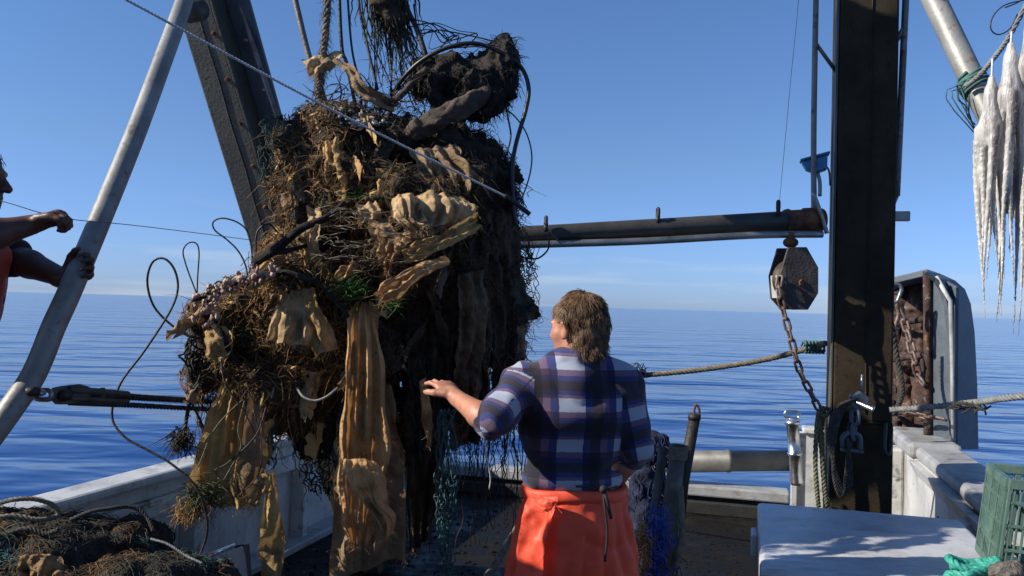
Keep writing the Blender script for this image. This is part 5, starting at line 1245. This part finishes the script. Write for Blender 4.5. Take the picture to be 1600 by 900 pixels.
for pp, r, mt_, lb in (([(-20, 792, 2.3), (20, 781, 2.3), (55, 780, 2.32), (84, 790, 2.34), (90, 806, 2.34), (60, 812, 2.3), (20, 806, 2.28), (-20, 812, 2.26)],   .007, m_rope, 'brown rope coil on top of the net heap at the left edge'),
        ([(110, 812, 2.3), (140, 800, 2.3), (170, 795, 2.32), (205, 792, 2.36), (228, 806, 2.36), (240, 830, 2.34)], .006, m_roped, 'dark rope along the crest of the net heap'),
        ([(236, 842, 2.3), (262, 850, 2.28), (290, 868, 2.26), (316, 880, 2.24)], .0035, m_ropeg, 'pale thin cord along the right slope of the net heap'),
        ([(0, 838, 2.2), (40, 826, 2.2), (70, 834, 2.2), (92, 828, 2.2)], .007, m_roped, 'dark rope end on the left of the net heap')):
    solo('rope', MB().rope(spl(AT(pp), 60), r), mt_, lb, 'rope')
rag('rag', 'ochre rag lying on the front of the net heap', M('dull_ochre_cloth', [(.16, .09, .035), (.26, .15, .06), (.34, .21, .10)], 8, .9, bump=.4, stain=[((.05, .035, .02), 9, .5, .66)]), [(36, 872, 2.02), (30, 886, 1.99), (34, 908, 1.98)], [(96, 868, 2.04), (100, 882, 2.0), (98, 908, 1.98)], 30, 30, 1.6, .016, 40, crumple=.03, cs=14)
weed(12, 868, 2.0, 30, 9, .04, m_nett, 'twine_tuft', 'teal twine ends at the left edge of the net heap', r=.0014)
t = thing('metal_channel', 'pale metal channel edge on the deck beside the net heap', 'channel', at(340, 885, 3.3))
part('edge', MB().tube(AT([(311, 874, 3.0), (366, 852, 3.3)]), .008, 8), m_steel, t)
part('face', MB().prism(AT([(313, 878, 3.0), (370, 856, 3.3), (376, 905, 3.3), (322, 930, 3.0)]), Vector((.02, .03, 0))), m_capw, t, False, .004)
part('bracket', MB().prism(AT([(366, 852, 3.3), (376, 850, 3.36), (380, 905, 3.36), (370, 905, 3.3)]), Vector((.03, .02, 0))), m_black, t, False, .004)

# ---------------------------------------------------------------- litter on the wet deck, diagonal rope
k = MB(); k2 = MB()
for i in range(300):
    x, y = random.uniform(420, 860), random.uniform(790, 905)
    d = 1.64*F_PX/(y-474); p = at(x, y, d); p.z = .004
    s = random.uniform(.004, .011); kk = k2 if random.random() < .07 else k
    if kk is k2: s *= .5
    n0 = len(kk.v); kk.ball(p+ZV*s*.1, s, 4, (random.uniform(.8, 2.4), random.uniform(.7, 1.6), random.uniform(.2, .6)))
    for q in range(n0, len(kk.v)): kk.v[q] = kk.v[q]+Vector((random.gauss(0, s*.25), random.gauss(0, s*.25), random.gauss(0, s*.1)))
for i in range(90):
    x, y = random.uniform(1065, 1170), random.uniform(800, 905)
    d = 1.64*F_PX/(y-484); p = at(x, y, d); p.z = .002; s = random.uniform(.003, .008)
    k.ball(p, s, 4, (1.5, 1, .4))
o = solo('deck_litter', k, m_deck, 'scattered mud and weed lumps on the wet stern deck', '', kind='stuff')
o = solo('shell_litter', k2, m_shell, 'pale shell bits scattered over the wet stern deck', '', kind='stuff')
k = MB().rope(spl(AT([(745, 925, 3.4), (775, 880, 3.6), (800, 838, 3.9), (825, 800, 4.3), (846, 765, 4.8)]), 40), .016)
solo('rope', k, m_rope, 'tan rope slanting up from the deck on the left of the orange apron', 'rope')
solo('twine', MB().tube(spl(AT([(752, 640, 3.3), (758, 700, 3.28), (766, 745, 3.28), (764, 765, 3.28)]), 20), .0028, 5), m_line, 'pale lilac twine hanging in front of the shirt hem of the man', 'twine')
# ================================================================ PEOPLE
def frame(f):
    f = Vector(f).normalized(); z = (ZV-f*f.dot(ZV)).normalized(); x = f.cross(z)      # x = the person's right
    return x, f, z
def head_sdf(F, c, fdir, s=1.0, tilt=0):
    x, y, z = frame(Vector(fdir)+ZV*tilt); A = (x, y, z)
    P = lambda a, b, d: Vector(c)+x*a*s+y*b*s+z*d*s
    F.ell(P(0, -.012, .035), (.076*s, .096*s, .088*s), .02, A)
    F.ell(P(0, .028, -.045), (.058*s, .066*s, .072*s), .03, A)
    F.ell(P(0, .070, -.088), (.026*s, .022*s, .022*s), .02, A)          # chin
    F.ell(P(0, .083, .022), (.050*s, .014*s, .013*s), .014, A)           # brow
    F.cone(P(0, .086, .012), P(0, .112, -.026), .010*s, .014*s, .010)   # nose
    for q in (-1, 1):
        F.ell(P(q*.012, .100, -.030), (.009*s, .011*s, .008*s), .006, A)
        F.ell(P(q*.043, .052, -.020), (.024*s, .026*s, .022*s), .03, A)  # cheek bone
        F.ell(P(q*.032, .086, .002), (.014*s, .010*s, .009*s), .004, A, cut=True)  # eye socket
        F.ell(P(q*.031, .078, .002), (.012*s, .012*s, .010*s), .002, A)
        ax = (x, (y*.94-z*.3).normalized(), (z*.94+y*.3).normalized())
        F.ell(P(q*.079, -.006, -.004), (.010*s, .020*s, .034*s), .006, ax)
        F.ell(P(q*.086, .002, .0), (.006*s, .010*s, .018*s), .0, ax, cut=True)
        F.ell(P(q*.078, -.004, -.030), (.009*s, .011*s, .010*s), .004, ax)
    F.ell(P(0, .088, -.056), (.024*s, .010*s, .006*s), .006, A)
    F.ell(P(0, .086, -.068), (.021*s, .010*s, .007*s), .006, A)
    return P
def hand_sdf(F, wrist, d, palm_n, thumb_side, curl, s=1.0, spread=.10, thumb_out=.6, thumb_curl=.3):
    """d: wrist to knuckles, palm_n: direction the palm faces, fingers bend towards it"""
    d = Vector(d).normalized(); n_ = Vector(palm_n); n_ = (n_-d*n_.dot(d)).normalized(); w = d.cross(n_)*thumb_side; wr = Vector(wrist)
    A = (w, d, n_)
    F.ell(wr+d*.045*s, (.040*s, .052*s, .015*s), .012, A); F.ell(wr+d*.075*s-n_*.002, (.041*s, .022*s, .013*s), .01, A)
    F.cone(wr-d*.02, wr+d*.02*s, .026*s, .026*s, .012)
    for i, (off, ln) in enumerate(((.030, .072), (.010, .080), (-.011, .074), (-.030, .058))):
        kx = wr+w*off*s+d*(.088-.006*abs(i-1))*s
        p = kx; a = -.1; seg = [p]
        for j, fr in enumerate((.45, .32, .23)):
            a += curl[j]*(1+.08*i)
            dd = (d*math.cos(a)+n_*math.sin(a)+w*spread*(1.2-i*.8)*.5).normalized(); p = p+dd*ln*fr*s; seg.append(p)
        F.chain([kx-d*.02*s]+seg, [.0095*s, .0095*s, .0088*s, .008*s, .007*s], .0035)
    t0 = wr+w*.026*s+d*.022*s; t1 = t0+(w*thumb_out+d*.75+n_*.25).normalized()*.038*s; t2 = t1+(w*thumb_out*.4+d*.9+n_*(.25+thumb_curl)).normalized()*.032*s
    t3 = t2+(d*.9+n_*(.3+thumb_curl)-w*.1).normalized()*.024*s
    F.chain([t0, t1, t2, t3], [.016*s, .0125*s, .0105*s, .0085*s], .006)

# ---------------------------------------------------------------- the man in orange
D = 2.95
man = thing('person', 'man seen from behind in plaid shirt and orange oilskin trousers reaching into the tangle', 'person', Vector((at(898, 800, D).x, D, 0)), )
hc = at(901, 514, 2.95); hf = Vector((-.72, .70, -.02))
F = Field((-.5, 2.4, -.02), (.62, 3.45, 1.85), .0065)
HP = head_sdf(F, hc, hf, .97)
F.cone(HP(0, -.03, -.05), at(903, 585, 2.96), .060, .068, .02)                      # neck
ta = (Vector((math.cos(R(10)), math.sin(R(10)), 0)), Vector((-math.sin(R(10)), math.cos(R(10)), 0)), ZV)
F.ell(at(898, 640, 2.97), (.175, .105, .19), .03, ta).ell(at(898, 720, 2.97), (.155, .10, .14), .03, ta).ell(at(898, 800, 2.98), (.165, .11, .12), .03, ta)
shL, elL, wrL = at(814, 608, 2.93), at(766, 660, 2.79), at(714, 622, 2.97)
shR, elR, wrR = at(972, 608, 2.97), at(991, 700, 2.95), at(950, 770, 3.13)
F.cone(at(900, 590, 2.96), shL, .06, .055, .03).cone(shL, elL, .050, .043, .02); F.chain([elL, elL.lerp(wrL, .3), wrL], [.044, .044, .028], .015)
F.cone(at(900, 590, 2.96), shR, .06, .055, .03).cone(shR, elR, .050, .043, .02); F.chain([elR, elR.lerp(wrR, .3), wrR], [.043, .043, .028], .015)
hd = (at(694, 602, 3.04)-wrL).normalized()
hand_sdf(F, wrL+hd*.012, hd, Vector((-.15, .25, -1)), 1, (.28, .5, .35), 1.05, .34, .7, .15)
hd2 = (at(925, 778, 3.17)-wrR).normalized(); hand_sdf(F, wrR+hd2*.012, hd2, Vector((0, -1, 0)), 1, (.5, .6, .4), .98)
for sx, px in ((-1, 862), (1, 938)):
    hip = at(px, 840, 2.98); kn = Vector((hip.x-.005*sx, 2.94, .50)); an = Vector((hip.x-.01*sx, 3.0, .10))
    F.cone(hip, kn, .085, .058, .03).cone(kn, an, .056, .04, .02).cone(an-ZV*.03, an+Vector((-.04, .15, -.06)), .038, .032, .02)
bdy = part('body', F.mb(), m_skin, man)
# shirt
F = Field((-.35, 2.55, .90), (.62, 3.35, 1.55), .006)
F.ell(at(897, 636, 2.965), (.196, .128, .205), .03, ta).ell(at(896, 700, 2.965), (.180, .122, .14), .03, ta).ell(at(896, 742, 2.97), (.184, .128, .075), .03, ta)
F.cone(at(905, 584, 2.955), shL+Vector((.02, 0, .0)), .082, .078, .05).cone(at(905, 584, 2.955), shR+Vector((-.02, 0, 0)), .082, .078, .05)
F.cone(at(868, 650, 2.95), at(930, 650, 2.95), .115, .115, .05)
e1 = shL.lerp(elL, .90)
F.cone(shL, e1, .080, .064, .035).cone(e1, e1+(elL-shL).normalized()*.012, .067, .066, .01)
eR = shR.lerp(elR, 1.0); F.cone(shR, eR, .080, .062, .035).cone(eR, eR.lerp(wrR, .18), .064, .060, .01)
F.cone(at(890, 562, 2.93), at(925, 566, 2.95), .052, .05, .02).cone(at(884, 566, 3.0), at(925, 566, 3.02), .05, .05, .02)  # collar
F.cone(at(886, 560, 2.9), at(903, 557, 2.88), .03, .03, .02)
G = F.grid(); near = np.abs(F.D) < .05
X, Y_, Z_ = G[0][near], G[1][near], G[2][near]
c0 = at(897, 700, 2.96)
wr_ = .0055*np.sin((Z_-1.0)*46+3*np.sin((X-c0.x)*7)+2.2*vnoise(X*6, Y_*6, Z_*5, 3)*2)*np.clip((1.24-Z_)/.2, 0, 1)      # blousing above the belt
wr_ += .009*(1-2*np.abs(vnoise(X*6+Z_*4, Y_*6, Z_*7-X*3, 15)))-.003+.007*vnoise(X*9, Y_*9, Z_*6, 5)+.004*vnoise(X*21, Y_*21, Z_*15, 6)
fa = (X-shL.x)*.72+(Z_-shL.z)*.69
wr_ += .0055*np.sin(fa*75+2*vnoise(X*7, Y_*7, Z_*7, 8))*np.clip((c0.x-.12-X)/.12, 0, 1)
wr_ += .007*np.sin(((X-c0.x)*.85-(Z_-1.2)*.5)*38+2.5*vnoise(X*5, Y_*5, Z_*5, 11))*np.exp(-((X-c0.x-.1)**2+(Z_-1.16)**2)/.02)
F.D[near] += wr_.astype(np.float32)
sh = F.mb()
def plaid_mat():
    mt = bpy.data.materials.new('plaid_fleece'); mt.use_nodes = True; n, l = mt.node_tree.nodes, mt.node_tree.links; bs = n['Principled BSDF']
    at_ = n.new('ShaderNodeAttribute'); at_.attribute_name = 'plaid'
    sp = n.new('ShaderNodeSeparateXYZ')
    nz = n.new('ShaderNodeTexNoise'); nz.inputs['Scale'].default_value = 60; l.new(at_.outputs['Vector'], nz.inputs['Vector'])
    va = n.new('ShaderNodeVectorMath'); va.operation = 'MULTIPLY_ADD'; va.inputs[1].default_value = (.006, .006, .006)
    l.new(nz.outputs['Color'], va.inputs[0]); l.new(at_.outputs['Vector'], va.inputs[2]); l.new(va.outputs[0], sp.inputs[0])
    def stripes(sock, P, stops):
        m1 = n.new('ShaderNodeMath'); m1.operation = 'MULTIPLY'; m1.inputs[1].default_value = 1/P
        m2 = n.new('ShaderNodeMath'); m2.operation = 'FRACT'; l.new(sock, m1.inputs[0]); l.new(m1.outputs[0], m2.inputs[0])
        cr = n.new('ShaderNodeValToRGB'); e = cr.color_ramp.elements
        e[0].position = 0; e[0].color = (*stops[0][1], 1); e[1].position = stops[1][0]; e[1].color = (*stops[1][1], 1)
        full = []
        for i in range(2, len(stops)): q = e.new(stops[i][0]); q.color = (*stops[i][1], 1)
        cr.color_ramp.interpolation = 'CONSTANT'; l.new(m2.outputs[0], cr.inputs[0]); return cr.outputs[0]
    wh, bl, dk, pu = (.55, .58, .64), (.038, .05, .19), (.04, .032, .042), (.20, .12, .19)
    a = stripes(sp.outputs['X'], .204, [(0, wh), (.44, bl), (.56, dk), (.74, pu), (.86, bl)])
    b = stripes(sp.outputs['Y'], .140, [(0, wh), (.32, pu), (.46, bl), (.58, dk), (.82, bl), (.92, pu)])
    mx = n.new('ShaderNodeMixRGB'); mx.blend_type = 'MULTIPLY'; mx.inputs[0].default_value = 1; l.new(a, mx.inputs[1]); l.new(b, mx.inputs[2])
    g = n.new('ShaderNodeMixRGB'); g.blend_type = 'ADD'; g.inputs[0].default_value = 1; g.inputs[2].default_value = (.007, .006, .012, 1); l.new(mx.outputs[0], g.inputs[1])
    l.new(g.outputs[0], bs.inputs['Base Color']); bs.inputs['Roughness'].default_value = .95
    bs.inputs['Sheen Weight'].default_value = .15
    tc = n.new('ShaderNodeTexCoord'); n3 = n.new('ShaderNodeTexNoise'); n3.inputs['Scale'].default_value = 260; n3.inputs['Detail'].default_value = 4
    bp = n.new('ShaderNodeBump'); bp.inputs['Strength'].default_value = .35; bp.inputs['Distance'].default_value = .003
    l.new(tc.outputs['Object'], n3.inputs['Vector']); l.new(n3.outputs['Fac'], bp.inputs['Height']); l.new(bp.outputs[0], bs.inputs['Normal'])
    return mt
so = part('plaid_shirt', sh, plaid_mat(), man)
att = so.data.attributes.new('plaid', 'FLOAT_VECTOR', 'CORNER')
tx = Vector((math.cos(R(10)), math.sin(R(10)), 0)); u0_ = at(872, 650, 2.85); zr = at(880, 623, 2.85).z
buf = []
def segd(p, a, b):
    t_ = max(0, min(1, (p-a).dot(b-a)/(b-a).length_squared)); return (p-a.lerp(b, t_)).length, t_
def sleeve(v, s_, e_):
    d_ = (e_-s_).normalized(); a0 = d_.orthogonal().normalized(); q = v-s_
    return (v-s_).dot(d_), math.atan2(q.dot(d_.cross(a0)), q.dot(a0)), (v-s_).dot(d_)
for f in sh.f:
    cv = sum((sh.v[i] for i in f), Vector())/len(f)
    dl, tl = segd(cv, shL, elL); dr, tr_ = segd(cv, shR, elR)
    cls = 'L' if dl < .105 and tl > .02 and cv.x < c0.x-.15 else ('R' if dr < .105 and tr_ > .04 and cv.x > c0.x+.155 else 'T')
    ths = None
    for i in f:
        v = sh.v[i]
        if cls == 'T': buf += [(v-u0_).dot(tx)+2.04, (zr-v.z)+1.4, 0]; continue
        al, th_, _ = sleeve(v, *((shL, elL) if cls == 'L' else (shR, elR)))
        if ths is not None:
            while th_-ths > math.pi: th_ -= 2*math.pi
            while th_-ths < -math.pi: th_ += 2*math.pi
        ths = th_
        if cls == 'L': buf += [th_*.075+.43, al+1.43, 0]
        else: buf += [th_*.072+.55, al+1.47, 0]
att.data.foreach_set('vector', buf)
# oilskin trousers with apron-like wrap
F = Field((-.25, 2.5, .02), (.70, 3.4, 1.10), .008)
wz = at(900, 762, 2.96).z; sl, g = F.sub((-.25, 2.5, .02), (.7, 3.4, 1.1))
cx_, cy_ = at(898, 780, 2.97).x, 2.975
zz = g[2]; tt = np.clip((wz-zz)/.33, 0, 1); t2 = np.clip((wz-.33-zz)/.45, 0, 1)
aw = .176+.055*tt**.8+.012*t2; bw = .128+.045*tt**.8-.01*t2
xr = (g[0]-cx_)*ta[0].x+(g[1]-cy_)*ta[0].y; yr = -(g[0]-cx_)*ta[0].y+(g[1]-cy_)*ta[0].x
xr = xr+.006*tt
th = np.arctan2(yr, xr)
rad = np.sqrt((xr/aw)**2+(yr/bw)**2)
d = (rad-1)*np.minimum(aw, bw)*1.05
fo = np.sin(th*8+3*vnoise(xr*4, yr*4, zz*3, 2)); d += (.012*(1-2*np.abs(fo))*np.clip((wz-zz)*3.5, 0, 1)*(.4+.6*np.abs(vnoise(th*2, zz*4, zz*0, 5)))+.010*vnoise(xr*8, yr*8, zz*4, 4)+.007*(1-2*np.abs(vnoise(xr*13+zz*6, yr*13, zz*9, 14)))-.004)
# cleft between the legs, seen from behind
cl = np.exp(-(xr/.03)**2)*np.clip((wz-.16-zz)/.3, 0, 1)*.030*(yr < 0); d += cl
d = np.maximum(d, np.maximum(zz-wz, .50-zz))
F.merge(sl, d.astype(np.float32), 0)
for sx, px in ((-1, 858), (1, 942)):
    hip = at(px, 860, 2.98); F.cone(Vector((hip.x, 2.97, .66)), Vector((hip.x-.005*sx, 2.99, .20)), .125, .095, .03)
tr_o = part('oilskin_trousers', F.mb(), m_apron, man)
bel = MB(); nB = 72; ring = []
def ell_ring(z, a, b, wob=0, ph=0): return [Vector((cx_+math.cos(q)*a*ta[0].x-math.sin(q)*b*ta[0].y, cy_+math.cos(q)*a*ta[0].y+math.sin(q)*b*ta[0].x, z+wob*math.sin(q*3+ph))) for q in [2*math.pi*i/nB for i in range(nB)]]
for j, (dz, da) in enumerate(((-.034, .002), (-.030, .010), (-.015, .013), (.002, .011), (.010, .004), (.008, -.012))):
    ring.append(ell_ring(wz+dz, .181+da, .133+da, .004, .5))
bel.v = [p for r_ in ring for p in r_]; 
for j in range(5):
    for i in range(nB): bel.f.append((j*nB+i, j*nB+(i+1) % nB, (j+1)*nB+(i+1) % nB, (j+1)*nB+i))
part('waistband', bel, m_apron, tr_o)
# wrap flap on the left hip and tied end
k = sheet([(826, 778, 2.86), (820, 800, 2.85), (812, 850, 2.83), (800, 920, 2.80)], [(872, 776, 2.80), (868, 800, 2.79), (852, 850, 2.775), (846, 920, 2.76)], 40, 14, .8, .01, 51, crumple=.010, rag=.05)
part('wrap_flap', k, m_apron, tr_o)
k = sheet([(832, 770, 2.84), (850, 778, 2.81), (868, 782, 2.80)], [(832, 788, 2.83), (850, 796, 2.80), (866, 790, 2.795)], 16, 8, 1, .008, 52, crumple=.012, rag=.05)
part('tuck', k, m_apron, tr_o)
cb = at(942, 764, 2.80)
k = MB().tube(spl([cb+Vector((-.09, .012, .004)), cb+Vector((-.03, 0, .004)), cb, cb+Vector((.05, .02, .006))], 16), .0045, 6)
k.ball(cb+Vector((0, -.006, 0)), .014, 6)
k.tube(spl([cb, cb+Vector((.012, -.015, -.03)), cb+Vector((.022, -.012, -.07)), cb+Vector((.028, -.012, -.095))], 12), .0065, 6)
k.tube(spl([cb, cb+Vector((.006, -.018, -.06)), cb+Vector((.016, -.02, -.14)), cb+Vector((.010, -.024, -.235))], 16), .0042, 6)
part('drawstring', k, m_cord, tr_o)
for sx, px in ((-1, 862), (1, 938)):
    F = Field((at(px, 840, 2.98).x-.15, 2.8, -.03), (at(px, 840, 2.98).x+.15, 3.35, .36), .009); hx = at(px, 840, 2.98).x
    F.cone((hx, 3.0, .06), (hx, 2.98, .33), .06, .075, .03).cone((hx, 3.0, .05), (hx-.05, 3.17, .035), .055, .045, .03)
    F.D[:, :, :int(.032/.009)] = 1
    part('boot', F.mb(), m_boot, man)
# hair: shaped mass plus locks
def hair(root, c, fdir, s, mat, locks, fringe, Ln, seed, back_low=-.07, front=.058):
    x, y, z = frame(fdir); rs = random.Random(seed)
    F = Field(Vector(c)-Vector((.17, .17, .19)), Vector(c)+Vector((.17, .17, .18)), .006)
    P = lambda a, b, d: Vector(c)+x*a*s+y*b*s+z*d*s
    F.ell(P(0, -.020, .040), (.084*s, .102*s, .090*s), .01, (x, y, z))
    F.ell(P(0, -.066, -.025), (.070*s, .052*s, .072*s), .03, (x, y, z))
    G = F.grid(); q = [G[i]-c[i] for i in range(3)]
    fy = (q[0]*y.x+q[1]*y.y+q[2]*y.z)/s; fz = (q[0]*z.x+q[1]*z.y+q[2]*z.z)/s; fx = np.abs(q[0]*x.x+q[1]*x.y+q[2]*x.z)/s
    # keep the face and the ears free
    face = np.maximum(fy-(front+(.02*np.cos(fx*20))), -(fz-.052)*3) if False else None
    line = np.where(fz > .07, .085-(fz-.07)*.3, np.where(fz > .02, .035+(fz-.02)*1.0, np.where(fx > .05, -.016, -.03)))
    F.D = np.maximum(F.D, (fy-line).astype(np.float32)*.7)
    F.D = np.maximum(F.D, (back_low-.004-fz).astype(np.float32))
    F.noise(.006, 16, 3, seed); hm = F.mb()
    ob = part('hair', hm, mat, root)
    V4, Q4 = hm.np; r4 = np.random.default_rng(seed); Pp, Nn = surf_samples(V4, Q4, locks, r4)
    if ((Pp-np.array(c))*Nn).sum() < 0: Nn = -Nn
    k = MB()
    for p, n_ in zip(Pp, Nn):
        p, n_ = Vector(p), Vector(n_)
        rel = p-Vector(c); crown = P(.01, -.03, .13)
        wv = Vector((mnoise.noise(p*34), mnoise.noise(p*34+Vector((7, 0, 0))), mnoise.noise(p*34+Vector((0, 7, 0)))))
        flow = (p-crown); flow = flow-n_*flow.dot(n_); flow = flow.normalized() if flow.length > 1e-4 else -z
        flow = (flow*.8-z*.45-y*.15+wv*1.1+Vector((rs.gauss(0, .08), rs.gauss(0, .08), rs.gauss(0, .08)))); flow = (flow-n_*flow.dot(n_)).normalized()
        low = rel.dot(z) < -.035*s
        L = Ln*rs.uniform(.6, 1.2)
        tip = p+flow*L
        tr = tip-Vector(c)
        if tr.dot(y)/s > -.012 and tr.dot(z)/s < .035: continue
        fl = n_*(.010+.022*max(0, wv.x+.4)) if low else n_*(.002+.010*(wv.y+.3))
        k.tube(spl([p-n_*.004, p+flow*L*.45+n_*(.004+.006*max(0, wv.z)), p+flow*L+fl-z*L*.1], 6), [.0013, .0004], 3, cap=False)
    part('lock', k, mat, ob, kind='stuff')
hair(man, hc, hf, .97, m_hair, 8000, 0, .037, 5)
k = MB()
for q in (-1, 1):
    for i in range(24):
        a0 = HP(q*(.018+.0013*i), .096-.0006*i, .020); k.tube([a0, a0+(HP(q*.05, .09, .03)-a0)*.35], [.0014, .0006], 4)
part('eyebrow', k, m_hair, bdy)

# ---------------------------------------------------------------- the man at the left edge
D2 = 2.6
fx2 = at(-58, 400, D2).x
man2 = thing('person', 'man in orange vest at the left edge, seen in profile, holding the bent brace pipe', 'person', Vector((fx2, D2, .38)))
h2 = at(-46, 277, D2); f2 = Vector((.985, .15, -.06))
F = Field((fx2-.45, 2.2, .34), (at(150, 400, D2).x, 3.1, 2.3), .0075)
HP2 = head_sdf(F, h2, f2, 1.0)
F.cone(HP2(0, -.03, -.06), at(-52, 360, D2), .058, .068, .02)
tb = frame(Vector((.95, .3, 0)))
F.ell(at(-74, 430, D2), (.19, .12, .24), .03, tb).ell(at(-125, 560, D2), (.165, .11, .2), .03, tb).ell(at(-160, 660, D2), (.165, .115, .13), .03, tb)
s1, e1_, w1 = at(-58, 385, D2-.17), at(-40, 374, 2.36), at(46, 352, 2.44)
F.cone(at(-55, 385, D2), s1, .06, .055, .03).cone(s1, e1_, .052, .046, .02); F.chain([e1_, e1_.lerp(w1, .35), w1], [.046, .045, .029], .015)
d1 = (at(84, 342, 2.46)-w1).normalized(); hand_sdf(F, w1+d1*.01, d1, Vector((.1, -.35, -1)), -1, (1.1, 1.25, .8), .98, .02, .35, .5)
s2, e2, w2 = at(-52, 395, D2+.17), at(20, 402, 2.74), at(98, 434, 2.66)
F.cone(at(-55, 390, D2), s2, .06, .055, .03).cone(s2, e2, .054, .048, .02); F.chain([e2, e2.lerp(w2, .35), w2], [.047, .045, .03], .015)
d2 = (at(122, 424, 2.66)-w2).normalized(); hand_sdf(F, w2+d2*.006, d2, Vector((.55, -.8, .25)), -1, (.75, .9, .6), .98, .06, .7, .3)
for q in (-1, 1):
    hip = at(-165, 690, D2)+tb[0]*q*.09; kn = Vector((hip.x+.03, hip.y, .85)); an = Vector((hip.x, hip.y, .47))
    F.cone(hip, kn, .085, .06, .03).cone(kn, an, .057, .042, .02).cone(an-ZV*.02, an+Vector((.15, .03, -.05)), .038, .032, .02)
part('body', F.mb(), m_skin2, man2)
F = Field((fx2-.45, 2.15, 1.0), (at(60, 400, D2).x, 3.05, 1.95), .009)
F.ell(at(-74, 430, D2), (.20, .135, .25), .03, tb).ell(at(-125, 560, D2), (.185, .13, .22), .03, tb)
F.cone(at(-55, 388, D2), s1, .075, .07, .03).cone(s1, s1.lerp(e1_, .8), .066, .06, .02).cone(at(-55, 392, D2), s2, .075, .072, .03).cone(s2, s2.lerp(e2, .96), .070, .064, .02)
F.noise(.012, 9, 3, 61); part('dark_shirt', F.mb(), m_tee, man2)
F = Field((fx2-.45, 2.2, 1.0), (at(60, 400, D2).x, 3.0, 1.9), .009)
F.ell(at(-76, 445, D2), (.21, .15, .22), .03, tb).ell(at(-125, 560, D2), (.196, .145, .2), .03, tb).cone(at(-14, 402, D2-.02), at(-40, 470, D2-.02), .055, .06, .03)
F.noise(.010, 8, 3, 63); part('vest', F.mb(), m_vest, man2)
F = Field((fx2-.4, 2.2, .40), (fx2+.45, 3.0, 1.25), .01)
F.ell(at(-160, 660, D2), (.185, .135, .16), .03, tb)
for q in (-1, 1):
    hip = at(-165, 690, D2)+tb[0]*q*.09; F.cone(hip, Vector((hip.x+.03, hip.y, .85)), .10, .08, .03).cone(Vector((hip.x+.03, hip.y, .85)), Vector((hip.x, hip.y, .50)), .08, .075, .02)
part('trousers', F.mb(), m_navy, man2)
hair(man2, h2, f2, 1.0, m_hairb, 700, 0, .03, 8)
for q in (-1, 1):
    hip = at(-165, 690, D2)+tb[0]*q*.09
    F = Field((hip.x-.16, hip.y-.16, .33), (hip.x+.28, hip.y+.2, .62), .009)
    F.cone((hip.x, hip.y, .44), (hip.x, hip.y, .58), .06, .07, .02).cone((hip.x, hip.y, .43), (hip.x+.15, hip.y+.03, .42), .055, .045, .02)
    F.D[:, :, :int(.056/.009)] = 1
    part('boot', F.mb(), m_boot, man2)
solo('side_deck', MB().bb(UP0+.16, -1.55, -3, 3.1, 0, .38), m_deck, '', '', smooth=False, kind='structure')

# ---------------------------------------------------------------- octopuses hung out to dry
def octopus(px, py, Y, L, label, seed, ry):
    rs = random.Random(seed); c = at(px, py, Y); F = Field(c-Vector((.11, .11, L*1.22)), c+Vector((.11, .11, .10)), .0036)
    F.cone(c+ZV*.035, c-ZV*.08, .018, .030, .02).ell(c-ZV*.09, (.036, .030, .05), .02)
    F.cone(c+ZV*.07, c+ZV*.02, .010, .018, .01)
    sp = L*Y
    for i in range(8):
        a = 2*math.pi*i/8+rs.uniform(-.3, .3); ln = L*rs.uniform(.70, 1.08)
        r0 = Vector((math.cos(a)*.030, math.sin(a)*.026, -.08)); P = []
        for j in range(14):
            t_ = j/13; w = .026*math.sin(min(1, t_*2.2)*1.6)
            P.append(c+Vector((math.cos(a)*(.026+w*.35)*(1-.45*t_)+.010*math.sin(t_*3.1+i*1.7), math.sin(a)*(.024+w*.35)*(1-.4*t_)+.008*math.sin(t_*4+2*i), -.08-ln*t_)))
        n_ = len(P); rr_ = [max(.0021, .0125*(1-q/(n_-1))**.85) for q in range(n_)]
        F.chain(P, rr_, .005)
        od = Vector((math.cos(a+.8), math.sin(a+.8), 0))
        for q in range(46):       # suckers
            t_ = .06+.86*q/45; f_ = t_*13; j = min(int(f_), 12); p = P[j].lerp(P[j+1], f_-j); r_ = max(.0021, .0125*(1-t_)**.85)
            sd = Vector((-od.y, od.x, 0))*(r_*.45*(1 if q % 2 else -1))
            F.cone(p+od*r_*.9+sd, p+od*(r_+.0008)+sd, max(.0022, r_*.24), max(.002, r_*.22), .0015)
    mb = F.mb(); o = solo('octopus', mb, m_octo, label, 'octopus', 'octopuses hung to dry')
    tp = at(px+2, ry, 2.64); k = MB().rope([c+ZV*.06, (c+ZV*.06).lerp(tp, .5), tp], .0035)
    solo('cord', k, m_line, label.replace('octopus', 'hanging cord of the octopus'), 'cord')
octopus(1549, 160, 2.46, .56, 'whole octopus hanging closest to the teal lashing', 1, 92)
octopus(1579, 108, 2.44, .66, 'whole octopus hanging second from the teal lashing', 2, 50)
octopus(1612, 60, 2.42, .72, 'whole octopus cut off by the right edge of the photo', 3, -8)
